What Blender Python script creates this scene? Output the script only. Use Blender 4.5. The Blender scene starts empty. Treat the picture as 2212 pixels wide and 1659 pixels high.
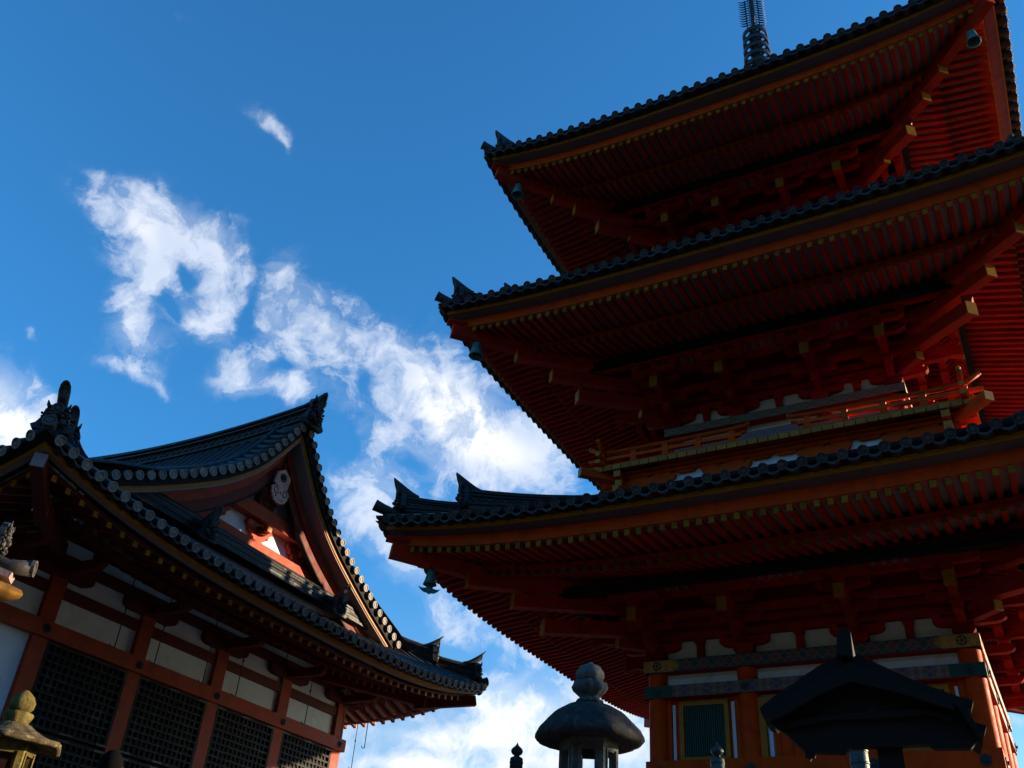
import bpy, math, random
from mathutils import Vector, Matrix
random.seed(7)
R=math.radians; sin=math.sin; cos=math.cos; pi=math.pi
C=bpy.context.scene.collection
scene=bpy.context.scene
# ------------------------------------------------------------------ camera
FPX=2012.2; PITCH=.5788; ROLL=.0784; IW=2212.; IH=1659.
cam=bpy.data.objects.new('camera',bpy.data.cameras.new('camera')); C.objects.link(cam)
cam.data.sensor_width=36; cam.data.lens=FPX/IW*36; cam.data.clip_start=.05; cam.data.clip_end=6000
cam.matrix_world=Matrix.Rotation(pi/2+PITCH,4,'X')@Matrix.Rotation(ROLL,4,'Z')
scene.camera=cam
def ray(u,v):                      # direction seen at a place of the photograph (2212 x 1659 grid)
    X=(u-IW/2)/FPX; Y=-(v-IH/2)/FPX
    d=Vector((X*cos(ROLL)-Y*sin(ROLL), X*sin(ROLL)+Y*cos(ROLL),-1))
    M=Matrix.Rotation(pi/2+PITCH,3,'X')
    return (M@d).normalized()
# ------------------------------------------------------------------ light
SUN_AZ=R(79.0); SUN_EL=R(11.2)     # azimuth clockwise from +Y
sd=Vector((sin(SUN_AZ)*cos(SUN_EL),cos(SUN_AZ)*cos(SUN_EL),sin(SUN_EL)))
sun=bpy.data.objects.new('sun',bpy.data.lights.new('sun','SUN')); C.objects.link(sun)
sun.data.energy=5.0; sun.data.angle=R(.5); sun.data.color=(1,.78,.50)
sun.rotation_euler=sd.to_track_quat('Z','Y').to_euler()
w=bpy.data.worlds.new('World'); scene.world=w; w.use_nodes=True
nt=w.node_tree; nt.nodes.clear()
class NB:
    def __init__(s,nt): s.nt=nt
    def n(s,t,**k):
        o=s.nt.nodes.new(t)
        for a,b in k.items(): setattr(o,a,b)
        return o
    def put(s,sock,v):
        if isinstance(v,bpy.types.NodeSocket): s.nt.links.new(v,sock)
        else: sock.default_value=v
    def m(s,op,a,b=0.,c=None,clamp=False):
        o=s.n('ShaderNodeMath',operation=op,use_clamp=clamp); s.put(o.inputs[0],a); s.put(o.inputs[1],b)
        if c is not None: s.put(o.inputs[2],c)
        return o.outputs[0]
    def vm(s,op,a,b=None,out=0):
        o=s.n('ShaderNodeVectorMath',operation=op); s.put(o.inputs[0],a)
        if b is not None: s.put(o.inputs[1],b)
        return o.outputs['Value'] if op in('DOT_PRODUCT','LENGTH','DISTANCE') else o.outputs[0]
    def scale(s,a,k):
        o=s.n('ShaderNodeVectorMath',operation='SCALE'); s.put(o.inputs[0],a); s.put(o.inputs['Scale'],k); return o.outputs[0]
    def mix(s,f,a,b,blend='MIX'):
        o=s.n('ShaderNodeMix',data_type='RGBA',blend_type=blend); s.put(o.inputs[0],f); s.put(o.inputs[6],a); s.put(o.inputs[7],b); return o.outputs[2]
    def ramp(s,f,lo,hi,a=0.,b=1.,smooth=True):
        o=s.n('ShaderNodeMapRange',interpolation_type='SMOOTHSTEP' if smooth else 'LINEAR'); s.put(o.inputs[0],f)
        for i,x in zip((1,2,3,4),(lo,hi,a,b)): s.put(o.inputs[i],x)
        return o.outputs[0]
    def noise(s,vec,scale,detail=4,rough=.5,dist=0.,out='Fac'):
        o=s.n('ShaderNodeTexNoise'); s.put(o.inputs['Vector'],vec); s.put(o.inputs['Scale'],scale); s.put(o.inputs['Detail'],detail); s.put(o.inputs['Roughness'],rough); s.put(o.inputs['Distortion'],dist)
        return o.outputs[out]
b=NB(nt)
sky=b.n('ShaderNodeTexSky',sky_type='NISHITA',sun_disc=False,sun_elevation=SUN_EL,sun_rotation=SUN_AZ,air_density=1.0,dust_density=.3,ozone_density=2.2)
hs=b.n('ShaderNodeHueSaturation'); nt.links.new(sky.outputs[0],hs.inputs['Color']); hs.inputs['Saturation'].default_value=1.0; hs.inputs['Value'].default_value=1.0
SKY_STRENGTH=.088
geo=b.n('ShaderNodeTexCoord').outputs['Generated']
dirn=b.vm('NORMALIZE',geo)
wob=b.noise(dirn,9.,5,.55,out='Color'); wob=b.vm('SUBTRACT',wob,(.5,.5,.5)); 
wob2=b.noise(dirn,38.,4,.6,out='Color'); wob2=b.vm('SUBTRACT',wob2,(.5,.5,.5))
dw=b.vm('ADD',dirn,b.scale(wob,.040)); dw=b.vm('ADD',dw,b.scale(wob2,.016))
# cloud banks: (x, y, half length, half width, tilt in degrees, weight), as directions in the sky
CL=[(383, 665, 13, 48, -25, -0.5),(405, 515, 110, 42, 30, 0.5),(335, 470, 80, 45, 30, 0.5),(1020, 900, 120, 60, 38, 0.5),(960, 850, 90, 50, 38, 0.5),(392, 585, 16, 50, -25, -0.75),(530, 680, 23.0, 109.25, 10, -0.68),(610, 800, 34.5, 20.7, 10, -0.43),(800, 790, 34.5, 69.0, 20, -0.56),(905, 1000, 29.9, 18.4, 0, -0.37),(880, 1310, 57.5, 57.5, 0, -0.31),(760, 960, 29.9, 46.0, 0, -0.37),(1060, 1450, 80.5, 16.1, 20, -0.37),(270.9, 453.2, 88.6, 46.9, 25, 0.62),(333.4, 557.4, 88.6, 46.9, 45, 1.05),(291.7, 500.1, 57.3, 31.3, 40, 0.5),(448.0, 494.9, 67.7, 32.3, 50, 0.85),(484.4, 588.6, 39.1, 67.7, 0, 0.9),(453.2, 692.8, 54.7, 40.6, -20, 1.0),(515.7, 625.1, 20.8, 41.7, 0, 0.4),(291.7, 661.5, 30.2, 52.1, 0, 0.6),(323.0, 734.5, 44.3, 28.6, 30, 0.75),(281.3, 786.6, 57.3, 14.6, 15, 0.45),(333.4, 828.2, 46.9, 12.5, 30, 0.35),(244.8, 385.5, 62.5, 11.5, 20, 0.28),(359.4, 416.7, 31.3, 10.4, 60, 0.3),(500.1, 468.8, 31.3, 9.4, 20, 0.25),(588.6, 609.5, 40.6, 46.9, 20, 1.0),(666.8, 625.1, 52.1, 20.8, 10, 0.4),(609.5, 692.8, 59.9, 39.1, 15, 0.95),(692.8, 692.8, 46.9, 28.6, 30, 0.85),(755.3, 744.9, 62.5, 37.5, 20, 1.0),(546.9, 765.7, 49.5, 41.7, 0, 1.05),(672.0, 755.3, 57.3, 26.0, 10, 0.6),(510.5, 823.0, 31.3, 36.5, 0, 0.7),(567.8, 838.6, 57.3, 18.2, 0, 0.6),(640.7, 833.4, 41.7, 31.3, 0, 0.95),(812.6, 687.6, 72.9, 10.4, 33, 0.42),(729.3, 656.3, 57.3, 11.5, 25, 0.35),(580.8, 266.7, 45.0, 16.25, 36, 0.4),(606.8, 302.1, 26.0, 7.3, 60, 0.3),(382.9, 28.6, 20.8, 13.5, 0, 0.28),(61.5, 721.4, 13.5, 10.4, 60, 0.35),(920, 835, 120, 80, 40, 1.0),(1010, 920, 130, 75, 38, 1.0),(1120, 990, 120, 50, 38, 1.05),(1000, 1010, 120, 50, 35, 0.7),(1180, 960, 70, 40, 20, 0.7),(850, 960, 60, 45, 30, 0.4),(760, 880, 80, 35, 70, 0.5),(790, 1030, 50, 30, 0, 0.35),(20, 925, 90, 70, 40, 1.9),(-40, 850, 75, 60, 50, 1.9),(85, 850, 40, 14, 50, 0.6),(60, 955, 50, 50, 40, 1.3),(830, 1130, 110, 55, 40, 0.85),(890, 1200, 120, 50, 45, 1.0),(850, 1060, 80, 35, 30, 0.5),(975, 1345, 70, 32, 15, 0.9),(945, 1240, 70, 28, 45, 0.45),(1110, 1390, 120, 22, 35, 0.4),(1170, 1470, 100, 22, 15, 0.35),(870, 1575, 170, 45, 8, 1.1),(1010, 1590, 150, 55, -5, 1.15),(1100, 1515, 110, 42, 12, 1.1),(1190, 1570, 130, 60, 0, 1.05),(1010, 1500, 80, 26, 10, 0.75),(820, 1652, 150, 22, 5, 1.1),(1000, 1670, 260, 26, 0, 0.9),(1320, 1600, 170, 60, 0, 1.1),(1250, 1450, 150, 38, 40, 0.6),(1380, 1530, 90, 55, 0, 0.9),(2205, 1560, 22, 16, 0, 0.55),(1230, 1665, 200, 45, 0, 0.8),(740, 1590, 60, 18, -20, 0.5),(300, 590, 60, 50, 50, 0.35),(330, 430, 50, 18, 30, 0.3),(280, 720, 50, 40, 60, 0.4),(700, 700, 60, 14, 30, 0.3),(860, 760, 40, 16, 30, 0.35)]
tot=None
for (x,y,rl,rw,an,wt) in CL:
    d0=ray(x,y); dx=(ray(x+10,y)-ray(x-10,y)); dy=(ray(x,y+10)-ray(x,y-10)); px=dx.length/20
    dx.normalize(); dy.normalize(); a=R(an)
    e1=dx*cos(a)+dy*sin(a); e2=-dx*sin(a)+dy*cos(a)
    rel=b.vm('SUBTRACT',dw,tuple(d0))
    p=b.vm('DOT_PRODUCT',rel,tuple(e1/(rl*px))); q=b.vm('DOT_PRODUCT',rel,tuple(e2/(rw*px)))
    r2=b.m('ADD',b.m('MULTIPLY',p,p),b.m('MULTIPLY',q,q))
    g=b.m('MULTIPLY',b.m('POWER',2.718,b.m('MULTIPLY',r2,-.80)),wt)
    tot=g if tot is None else b.m('ADD',tot,g)
tot=b.m('MAXIMUM',tot,0.); raw=tot; thick0=b.ramp(raw,1.5,2.2); tot=b.m('DIVIDE',b.m('MULTIPLY',tot,1.35),b.m('ADD',1.,b.m('MULTIPLY',tot,.75)))
n3=b.noise(b.vm('MULTIPLY',dw,(14.,14.,30.)),1.,7,.62,1.2); n1=b.noise(dw,24.,10,.62,.35); n2=b.noise(dw,7.,4,.55)
det=b.m('ADD',b.m('MULTIPLY',b.m('SUBTRACT',n1,.5),4.8),b.m('MULTIPLY',b.m('SUBTRACT',n2,.5),1.0))
dens=b.m('ADD',b.m('MINIMUM',tot,1.9),b.m('MULTIPLY',det,b.ramp(tot,.0,.45,.0,1.,False)))
cov=b.ramp(dens,-.05,1.35,smooth=False); cov=b.m('MULTIPLY',cov,b.ramp(dens,-.05,.75)); cov=b.m('MULTIPLY',cov,b.m('ADD',.88,b.m('MULTIPLY',thick0,.12))); wisp=b.m('MULTIPLY',b.m('MULTIPLY',b.ramp(tot,.04,.35),.9),b.ramp(b.m('ADD',tot,b.m('MULTIPLY',b.m('SUBTRACT',n3,.5),1.6)),.05,1.5)); wisp=b.m('MULTIPLY',wisp,.55); cov=b.m('MAXIMUM',cov,wisp)
shade=b.ramp(b.noise(b.vm('ADD',dw,(.03,0,-.035)),15.,6,.55),.40,.66)
sepz=b.n('ShaderNodeSeparateXYZ'); nt.links.new(dirn,sepz.inputs[0])
low=b.ramp(sepz.outputs[2],.18,.42,1.,.0)
ccol=b.mix(b.m('MULTIPLY',shade,b.m('ADD',b.m('MULTIPLY',low,.75),.12)),(.375,.405,.465,1),(.18,.255,.37,1))
thick=b.ramp(raw,1.2,2.2); ccol=b.mix(b.m('MULTIPLY',thick,.85),ccol,(.52,.52,.50,1))
skyc=b.scale(hs.outputs[0],SKY_STRENGTH)
hz=b.ramp(sepz.outputs[2],.12,.62,1.,0.)
skyc2=b.mix(0.,skyc,(.5,.72,.95,1)); skyc2=b.vm('MULTIPLY',skyc,b.mix(b.ramp(sepz.outputs[2],.17,.42,1.,0.),(.34,1.08,1.60,1),(.78,1.08,1.34,1)))
fin=b.mix(b.m('MULTIPLY',cov,.93),skyc2,ccol)
bg=b.n('ShaderNodeBackground'); nt.links.new(fin,bg.inputs[0]); bg.inputs[1].default_value=1.0
out=b.n('ShaderNodeOutputWorld'); nt.links.new(bg.outputs[0],out.inputs[0])
vs=scene.view_settings; vs.view_transform='Standard'; vs.look='None'; vs.exposure=1.2; vs.gamma=1.; vs.use_curve_mapping=False
scene.cycles.max_bounces=6; scene.cycles.diffuse_bounces=3
# ------------------------------------------------------------------ materials
def mat(name,col,rough=.6,var=.15,nscale=6.,spec=.4,metal=0.,bump=.0,grain=None,stain=None,stain_amt=.3,stscale=3.,coat=0.,island=.22):
    m=bpy.data.materials.new(name); m.use_nodes=True; nt=m.node_tree; bs=nt.nodes['Principled BSDF']; b=NB(nt)
    co=b.n('ShaderNodeTexCoord').outputs['Object']
    if grain: 
        mp=b.n('ShaderNodeMapping'); nt.links.new(co,mp.inputs[0]); mp.inputs['Scale'].default_value=grain; v=mp.outputs[0]
    else: v=co
    n=b.noise(v,nscale,6,.6)
    c4=(*col,1); lo=tuple(x*(1-var) for x in col)+(1,); hi=tuple(min(1,x*(1+var)) for x in col)+(1,)
    c=b.mix(b.ramp(n,.3,.7),lo,hi)
    isl=b.n('ShaderNodeNewGeometry').outputs['Random Per Island']; tone=b.ramp(isl,0.,1.,1.-island,1.+island,False); c=b.vm('MULTIPLY',c,b.n('ShaderNodeCombineXYZ').outputs[0]) if False else b.scale(c,tone)
    if stain:
        s=b.ramp(b.noise(co,stscale,7,.65,.4),.52,.68)
        c=b.mix(b.m('MULTIPLY',s,stain_amt),c,(*stain,1))
    nt.links.new(c,bs.inputs['Base Color'])
    nt.links.new(b.ramp(n,.2,.8,max(0,rough-.12),min(1,rough+.12)),bs.inputs['Roughness'])
    bs.inputs['Metallic'].default_value=metal; bs.inputs['Specular IOR Level'].default_value=spec; bs.inputs['Coat Weight'].default_value=coat
    if bump:
        bp=b.n('ShaderNodeBump'); bp.inputs['Strength'].default_value=bump; bp.inputs['Distance'].default_value=.02
        nt.links.new(b.noise(v,nscale*5,6,.65),bp.inputs['Height']); nt.links.new(bp.outputs[0],bs.inputs['Normal'])
    return m
RED=mat('vermilion_paint',(.355,.018,.0035),.65,.18,5,.12,bump=.12,stain=(.15,.014,.006),stain_amt=.55)
ORG=mat('orange_paint',(.58,.062,.004),.6,.15,5,.10,bump=.1,stain=(.32,.035,.006),stain_amt=.45)
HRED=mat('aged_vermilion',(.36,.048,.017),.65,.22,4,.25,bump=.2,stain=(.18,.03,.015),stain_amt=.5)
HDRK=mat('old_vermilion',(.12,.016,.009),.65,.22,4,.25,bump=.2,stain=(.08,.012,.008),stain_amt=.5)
YEL=mat('ochre_paint',(.38,.155,.005),.55,.15,9,.3,bump=.1,stain=(.28,.11,.01),stain_amt=.5,stscale=6)
CRM=mat('chalk_board',(.27,.19,.18),.75,.12,8,.2,bump=.15,stain=(.30,.24,.2),stain_amt=.4)
CSHADE=mat('shaded_chalk_board',(.13,.082,.092),.7,.12,8,.2,bump=.15,stain=(.07,.05,.055),stain_amt=.4)  # chalk board again, darkened for the shade on its downward face
WHT=mat('white_plaster',(.74,.79,.87),.85,.05,3,.2,bump=.1,stain=(.50,.47,.43),stain_amt=.45,stscale=1.7,island=.03)
BLK=mat('black_board',(.014,.013,.014),.8,.3,6,.2)
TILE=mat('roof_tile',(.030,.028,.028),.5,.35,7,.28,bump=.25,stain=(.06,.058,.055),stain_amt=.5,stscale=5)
PANT=mat('bounce_pan_tile',(.20,.19,.175),.38,.25,7,.6,bump=.15)  # pan tile colour lightened to bounce sunlight up under the pagoda eaves
YTIP=mat('dimmed_ochre_tips',(.26,.115,.004),.6,.2,9,.15,island=.35)  # same ochre, darkened to offset the front light on the outer tips
OTILE=mat('bounce_round_tile',(.13,.12,.11),.36,.35,7,.6,bump=.25)  # round tiles also lightened and glossed to throw sun onto the soffits
YSHADE=mat('shaded_ochre_paint',(.16,.07,.006),.6,.2,9,.3)  # same ochre with the eave shade put into the inner-tier tips
HCAP=mat('pale_tile_cap',(.23,.20,.18),.6,.25,14,.4,bump=.3,stain=(.18,.17,.16),stain_amt=.5,stscale=9)
CAP=mat('tile_cap',(.062,.053,.048),.65,.3,14,.2,bump=.3,stain=(.16,.155,.14),stain_amt=.5,stscale=9)
GRN=mat('green_lattice',(.007,.055,.036),.5,.2,8,.3)
IRON=mat('black_iron',(.02,.02,.022),.45,.3,9,.5,metal=.3,bump=.2)
LATT=mat('lattice_black',(.012,.011,.011),.7,.5,10,.25,bump=.2,stain=(.07,.065,.062),stain_amt=.6,stscale=2.2)
BRZ=mat('green_bronze',(.07,.20,.19),.55,.35,9,.4,metal=.3,bump=.3,stain=(.03,.07,.07),stain_amt=.6,stscale=6)
DBRZ=mat('dark_bronze',(.06,.045,.035),.4,.4,9,.5,metal=.8,bump=.3)
OBRZ=mat('old_bronze',(.045,.06,.045),.4,.4,12,.5,metal=.5,bump=.3)
GOLD=mat('gold_leaf',(.42,.22,.05),.55,.25,20,.4,metal=.1,stain=(.15,.07,.03),stain_amt=.6,stscale=14)
STN=mat('grey_granite',(.11,.115,.11),.85,.35,16,.2,bump=.6,stain=(.10,.11,.09),stain_amt=.7,stscale=7)
SDK=mat('dark_weathered_stone',(.035,.033,.034),.85,.4,12,.2,bump=.7,stain=(.11,.11,.10),stain_amt=.5,stscale=11)
MOSS=mat('mossy_stone',(.115,.088,.026),.9,.4,14,.15,bump=.8,stain=(.24,.21,.09),stain_amt=.5,stscale=13)
MOSSD=mat('mossy_dark_stone',(.085,.062,.035),.9,.4,12,.15,bump=.8,stain=(.34,.30,.17),stain_amt=.7,stscale=14)
WOOD=mat('dark_cypress',(.014,.009,.007),.75,.35,5,.2,bump=.4,grain=(1,8,8))
PAVE=mat('stone_paving',(.075,.072,.066),.9,.2,1.2,.2,bump=.3,stain=(.04,.04,.038),stain_amt=.5,stscale=.6)
GRV=mat('gravel',(.06,.057,.052),.95,.3,30,.2,bump=.6,stain=(.04,.038,.035),stain_amt=.5,stscale=.4)
PINK=mat('pale_carved_wood',(.52,.32,.26),.65,.2,9,.2,bump=.3)
COPR=mat('brown_copper',(.20,.10,.02),.35,.25,8,.5,metal=.6,bump=.15)
SKIN=mat('skin',(.50,.28,.19),.5,.08,9,.3); HAIR=mat('black_hair',(.004,.0035,.0035),.9,.3,30,.04,bump=.4); COAT=mat('dark_coat',(.03,.03,.04),.8,.2,30,.2,bump=.3); TROU=mat('blue_trousers',(.03,.045,.09),.85,.2,30,.2,bump=.3)
def pattern(name,base,c2,c3,line,px,pz,mode):
    """painted brocade: rosettes and diamonds on a coloured ground, in metres along the beam (UV)"""
    m=bpy.data.materials.new(name); m.use_nodes=True; nt=m.node_tree; bs=nt.nodes['Principled BSDF']; b=NB(nt)
    uv=b.n('ShaderNodeTexCoord').outputs['UV']; s=b.n('ShaderNodeSeparateXYZ'); nt.links.new(uv,s.inputs[0])
    def cell(v,p,off=0.): return b.m('SUBTRACT',b.m('FRACT',b.m('ADD',b.m('DIVIDE',v,p),off)),.5)
    def ring(cx,cz,off,r):
        a=cell(s.outputs[0],cx,off); c_=cell(s.outputs[1],cz,off)
        a=b.m('MULTIPLY',a,cx); c_=b.m('MULTIPLY',c_,cz)
        d=b.m('SQRT',b.m('ADD',b.m('MULTIPLY',a,a),b.m('MULTIPLY',c_,c_))); an=b.m('ARCTAN2',c_,a)
        return b.m('DIVIDE',b.m('MULTIPLY',d,b.m('ADD',1.,b.m('MULTIPLY',b.m('COSINE',b.m('MULTIPLY',an,8.)),.12))),r),a,c_
    col=base
    d,a,c_=ring(px,pz,0.,.5*min(px,pz))
    if mode=='rosette':
        wv=b.m('ABSOLUTE',b.m('SUBTRACT',b.m('ABSOLUTE',b.m('MULTIPLY',a,1.)),b.m('ADD',b.m('ABSOLUTE',c_),px*.22)))
        col=b.mix(b.m('LESS_THAN',b.m('ABSOLUTE',a),px*.30),(*base,1),(*c2,1))
        col=b.mix(b.m('LESS_THAN',wv,px*.035),col,(*line,1))
        col=b.mix(b.m('LESS_THAN',d,.78),col,(*line,1)); col=b.mix(b.m('LESS_THAN',d,.62),col,(*c3,1))
        col=b.mix(b.m('LESS_THAN',d,.34),col,(*line,1)); col=b.mix(b.m('LESS_THAN',d,.22),col,(*c2,1))
    elif mode=='hex':
        col=b.mix(b.m('LESS_THAN',d,1.02),(*base,1),(*line,1)); col=b.mix(b.m('LESS_THAN',d,.82),col,(*c3,1))
        k=b.m('GREATER_THAN',b.m('FRACT',b.m('DIVIDE',s.outputs[0],px*3)),.66)
        col=b.mix(b.m('LESS_THAN',d,.55),col,b.mix(k,(*line,1),(*c2,1)))
        d2,_,_=ring(px,pz,.5,.25*min(px,pz)); col=b.mix(b.m('LESS_THAN',d2,.9),col,(*c3,1)); 
    else:
        dm=b.m('ADD',b.m('DIVIDE',b.m('ABSOLUTE',a),px),b.m('DIVIDE',b.m('ABSOLUTE',c_),pz))
        fr=b.m('LESS_THAN',b.m('FRACT',b.m('MULTIPLY',dm,8.)),.42)
        col=b.mix(fr,(*base,1),(*line,1)); col=b.mix(b.m('LESS_THAN',dm,.13),col,(*c2,1)); col=b.mix(b.m('LESS_THAN',b.m('ABSOLUTE',b.m('SUBTRACT',dm,.5)),.035),col,(*c3,1))
    n=b.noise(uv,40.,4,.6); col=b.mix(b.m('MULTIPLY',b.ramp(n,.45,.7),.35),col,(*[x*.6 for x in base],1))
    nt.links.new(col,bs.inputs['Base Color']); bs.inputs['Roughness'].default_value=.6
    return m
PAT1=pattern('blue_rosette_brocade',(.025,.065,.075),(.02,.035,.14),(.20,.045,.035),(.17,.13,.075),.33,.23,'rosette')
PAT2=pattern('hexagon_brocade',(.11,.055,.055),(.025,.05,.26),(.12,.06,.055),(.22,.17,.14),.14,.12,'hex')
PAT3=pattern('diamond_brocade',(.07,.09,.09),(.02,.16,.13),(.04,.04,.05),(.30,.26,.18),.40,.20,'dia')
PAT4=pattern('blue_lattice_brocade',(.09,.11,.17),(.05,.08,.22),(.20,.07,.06),(.33,.33,.31),.20,.20,'dia')
# ------------------------------------------------------------------ mesh helpers
class MB:
    def __init__(s,T=None): s.v=[];s.f=[];s.mi=[];s.mats=[];s.T=T;s.uv={};s.sm=[]
    def m(s,mt):
        if mt not in s.mats: s.mats.append(mt)
        return s.mats.index(mt)
    def add(s,vs,fs,mt,uv=None,smooth=False):
        o=len(s.v); s.v+= [tuple(s.T(*p)) for p in vs] if s.T else [tuple(p) for p in vs]
        i=s.m(mt)
        for k,f in enumerate(fs):
            if uv: s.uv[len(s.f)]=[uv[j] for j in f]
            s.f.append([o+j for j in f]); s.mi.append(i); s.sm.append(smooth)
    def box(s,x0,x1,y0,y1,z0,z1,mt):
        s.add([(x0,y0,z0),(x1,y0,z0),(x1,y1,z0),(x0,y1,z0),(x0,y0,z1),(x1,y0,z1),(x1,y1,z1),(x0,y1,z1)],
              [(0,3,2,1),(4,5,6,7),(0,1,5,4),(1,2,6,5),(2,3,7,6),(3,0,4,7)],mt)
    def tbox(s,cx,cy,z0,z1,w0,w1,mt,d0=None,d1=None):   # tapered block
        d0=d0 or w0; d1=d1 or w1
        s.add([(cx+i*w0/2,cy+j*d0/2,z0) for i,j in((-1,-1),(1,-1),(1,1),(-1,1))]+[(cx+i*w1/2,cy+j*d1/2,z1) for i,j in((-1,-1),(1,-1),(1,1),(-1,1))],
              [(0,3,2,1),(4,5,6,7),(0,1,5,4),(1,2,6,5),(2,3,7,6),(3,0,4,7)],mt)
    def beam(s,p0,p1,wd,ht,mt,em=None,em0=None,plumb=False):
        p0=Vector(p0);p1=Vector(p1); d=(p1-p0).normalized(); sx=d.cross(Vector((0,0,1)))
        if sx.length<1e-5: sx=Vector((1,0,0))
        sx.normalize(); up=sx.cross(d)
        if plumb: up=Vector((0,0,1))
        def ringp(p,k=1.): return [p+sx*(i*wd/2*k)+up*(j*ht/2*k) for i,j in((-1,-1),(1,-1),(1,1),(-1,1))]
        s.add(ringp(p0)+ringp(p1),[(0,1,2,3),(7,6,5,4),(0,4,5,1),(1,5,6,2),(2,6,7,3),(3,7,4,0)],mt)
        if em: s.add(ringp(p1-d*.02,1.04)+ringp(p1+d*.004,1.04),[(0,1,2,3),(7,6,5,4),(0,4,5,1),(1,5,6,2),(2,6,7,3),(3,7,4,0)],em)
        if em0: s.add(ringp(p0+d*.02,1.04)+ringp(p0-d*.004,1.04),[(3,2,1,0),(4,5,6,7),(1,5,4,0),(2,6,5,1),(3,7,6,2),(0,4,7,3)],em0)
    def loft(s,rows,mt,close=False,smooth=False,uv=None,ends=False):
        n=len(rows[0]); vs=[p for r in rows for p in r]; fs=[]
        for i in range(len(rows)-1):
            for j in range(n if close else n-1):
                a=i*n+j; c=i*n+(j+1)%n; fs.append((a,c,c+n,a+n))
        if ends and close: fs.append(tuple(reversed(range(n)))); fs.append(tuple((len(rows)-1)*n+j for j in range(n)))
        s.add(vs,fs,mt,uv,smooth)
    def tube(s,pts,r,mt,n=8,cap=True,smooth=True,half=False):
        pts=[Vector(p) for p in pts]; rows=[]
        if not hasattr(r,'__len__'): r=[r]*len(pts)
        for i,p in enumerate(pts):
            d=(pts[min(i+1,len(pts)-1)]-pts[max(i-1,0)]).normalized()
            sx=d.cross(Vector((0,0,1)))
            if sx.length<1e-4: sx=Vector((1,0,0))
            sx.normalize(); up=sx.cross(d)
            if half: rows.append([p+sx*cos(pi*k/(n-1))*r[i]+up*sin(pi*k/(n-1))*r[i] for k in range(n)])
            else: rows.append([p+sx*cos(2*pi*k/n)*r[i]+up*sin(2*pi*k/n)*r[i] for k in range(n)])
        s.loft(rows,mt,close=not half,smooth=smooth,ends=cap and not half)
    def cyl(s,c,d,r,L,mt,n=12):
        c=Vector(c); d=Vector(d).normalized(); s.tube([c,c+d*L],r,mt,n)
    def lathe(s,prof,mt,c=(0,0,0),n=20,smooth=True,fn=None):
        rows=[[(c[0]+(fn(2*pi*k/n,r,z) if fn else r)*cos(2*pi*k/n),c[1]+(fn(2*pi*k/n,r,z) if fn else r)*sin(2*pi*k/n),c[2]+z) for k in range(n)] for r,z in prof]
        s.loft(rows,mt,close=True,smooth=smooth)
    def disc(s,c,d,r,mt,th=.03,n=14,relief=True):     # round tile end with raised rim and a comma crest
        c=Vector(c); d=Vector(d).normalized(); a=d.cross(Vector((0,0,1))); 
        if a.length<1e-4: a=Vector((1,0,0))
        a.normalize(); u=a.cross(d)
        rows=[[c+a*cos(2*pi*k/n)*rr+u*sin(2*pi*k/n)*rr+d*h for k in range(n)] for rr,h in ((r,-th),(r,0),(r*.78,0),(r*.70,-th*.45),(r*.42,-th*.45),(r*.36,-th*.1),(r*.02,-th*.1))]
        s.loft(rows,mt,close=True)
    def ell(s,c,r,mt,n=8,m=6):
        rows=[]
        for i in range(m+1):
            t=pi*i/m; rows.append([(c[0]+r[0]*sin(t)*cos(2*pi*k/n),c[1]+r[1]*sin(t)*sin(2*pi*k/n),c[2]+r[2]*cos(t)) for k in range(n)])
        s.loft(rows,mt,close=True,smooth=True)
    def prism(s,poly,fn,mt):                           # poly in 2-D, fn(u,v,t) -> point, t = 0 or 1
        n=len(poly); s.add([fn(u,v,0) for u,v in poly]+[fn(u,v,1) for u,v in poly],[tuple(range(n)),tuple(reversed(range(n,2*n)))]+[(i,i+n,(i+1)%n+n,(i+1)%n) for i in range(n)],mt)
    def build(s,name,parent=None,base=0.,label=None):
        me=bpy.data.meshes.new(name); me.from_pydata(s.v,[],s.f)
        for mt in s.mats: me.materials.append(mt)
        me.polygons.foreach_set('material_index',s.mi); me.polygons.foreach_set('use_smooth',s.sm)
        if s.uv:
            ul=me.uv_layers.new(name='UVMap')
            for p in me.polygons:
                q=s.uv.get(p.index)
                if q:
                    for li,c in zip(p.loop_indices,q): ul.data[li].uv=c
        me.update()
        o=bpy.data.objects.new(name,me); C.objects.link(o)
        if parent: o.parent=parent
        o.location=(0,0,-base)
        if label: o['label']=label
        return o
def tag(o,label=None,cat=None,group=None,kind=None):
    if label: o['label']=label
    if cat: o['category']=cat
    if group: o['group']=group
    if kind: o['kind']=kind
    return o
def thing(name,label,cat,loc,rz=0,group=None):
    o=bpy.data.objects.new(name,None); C.objects.link(o); o.location=loc; o.rotation_euler=(0,0,rz); o.empty_display_size=.3
    return tag(o,label,cat,group)
def sideT(k,cx=0,cy=0):
    """(a along the face, o outward distance from the centre, z) -> local coordinates; k 0 front, 1 right, 2 back, 3 left"""
    return [lambda a,o,z:(cx+a,cy-o,z),lambda a,o,z:(cx+o,cy+a,z),lambda a,o,z:(cx-a,cy+o,z),lambda a,o,z:(cx-o,cy-a,z)][k]
def lin(a,b,n): return [a+(b-a)*i/(n-1) for i in range(n)]
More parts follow.
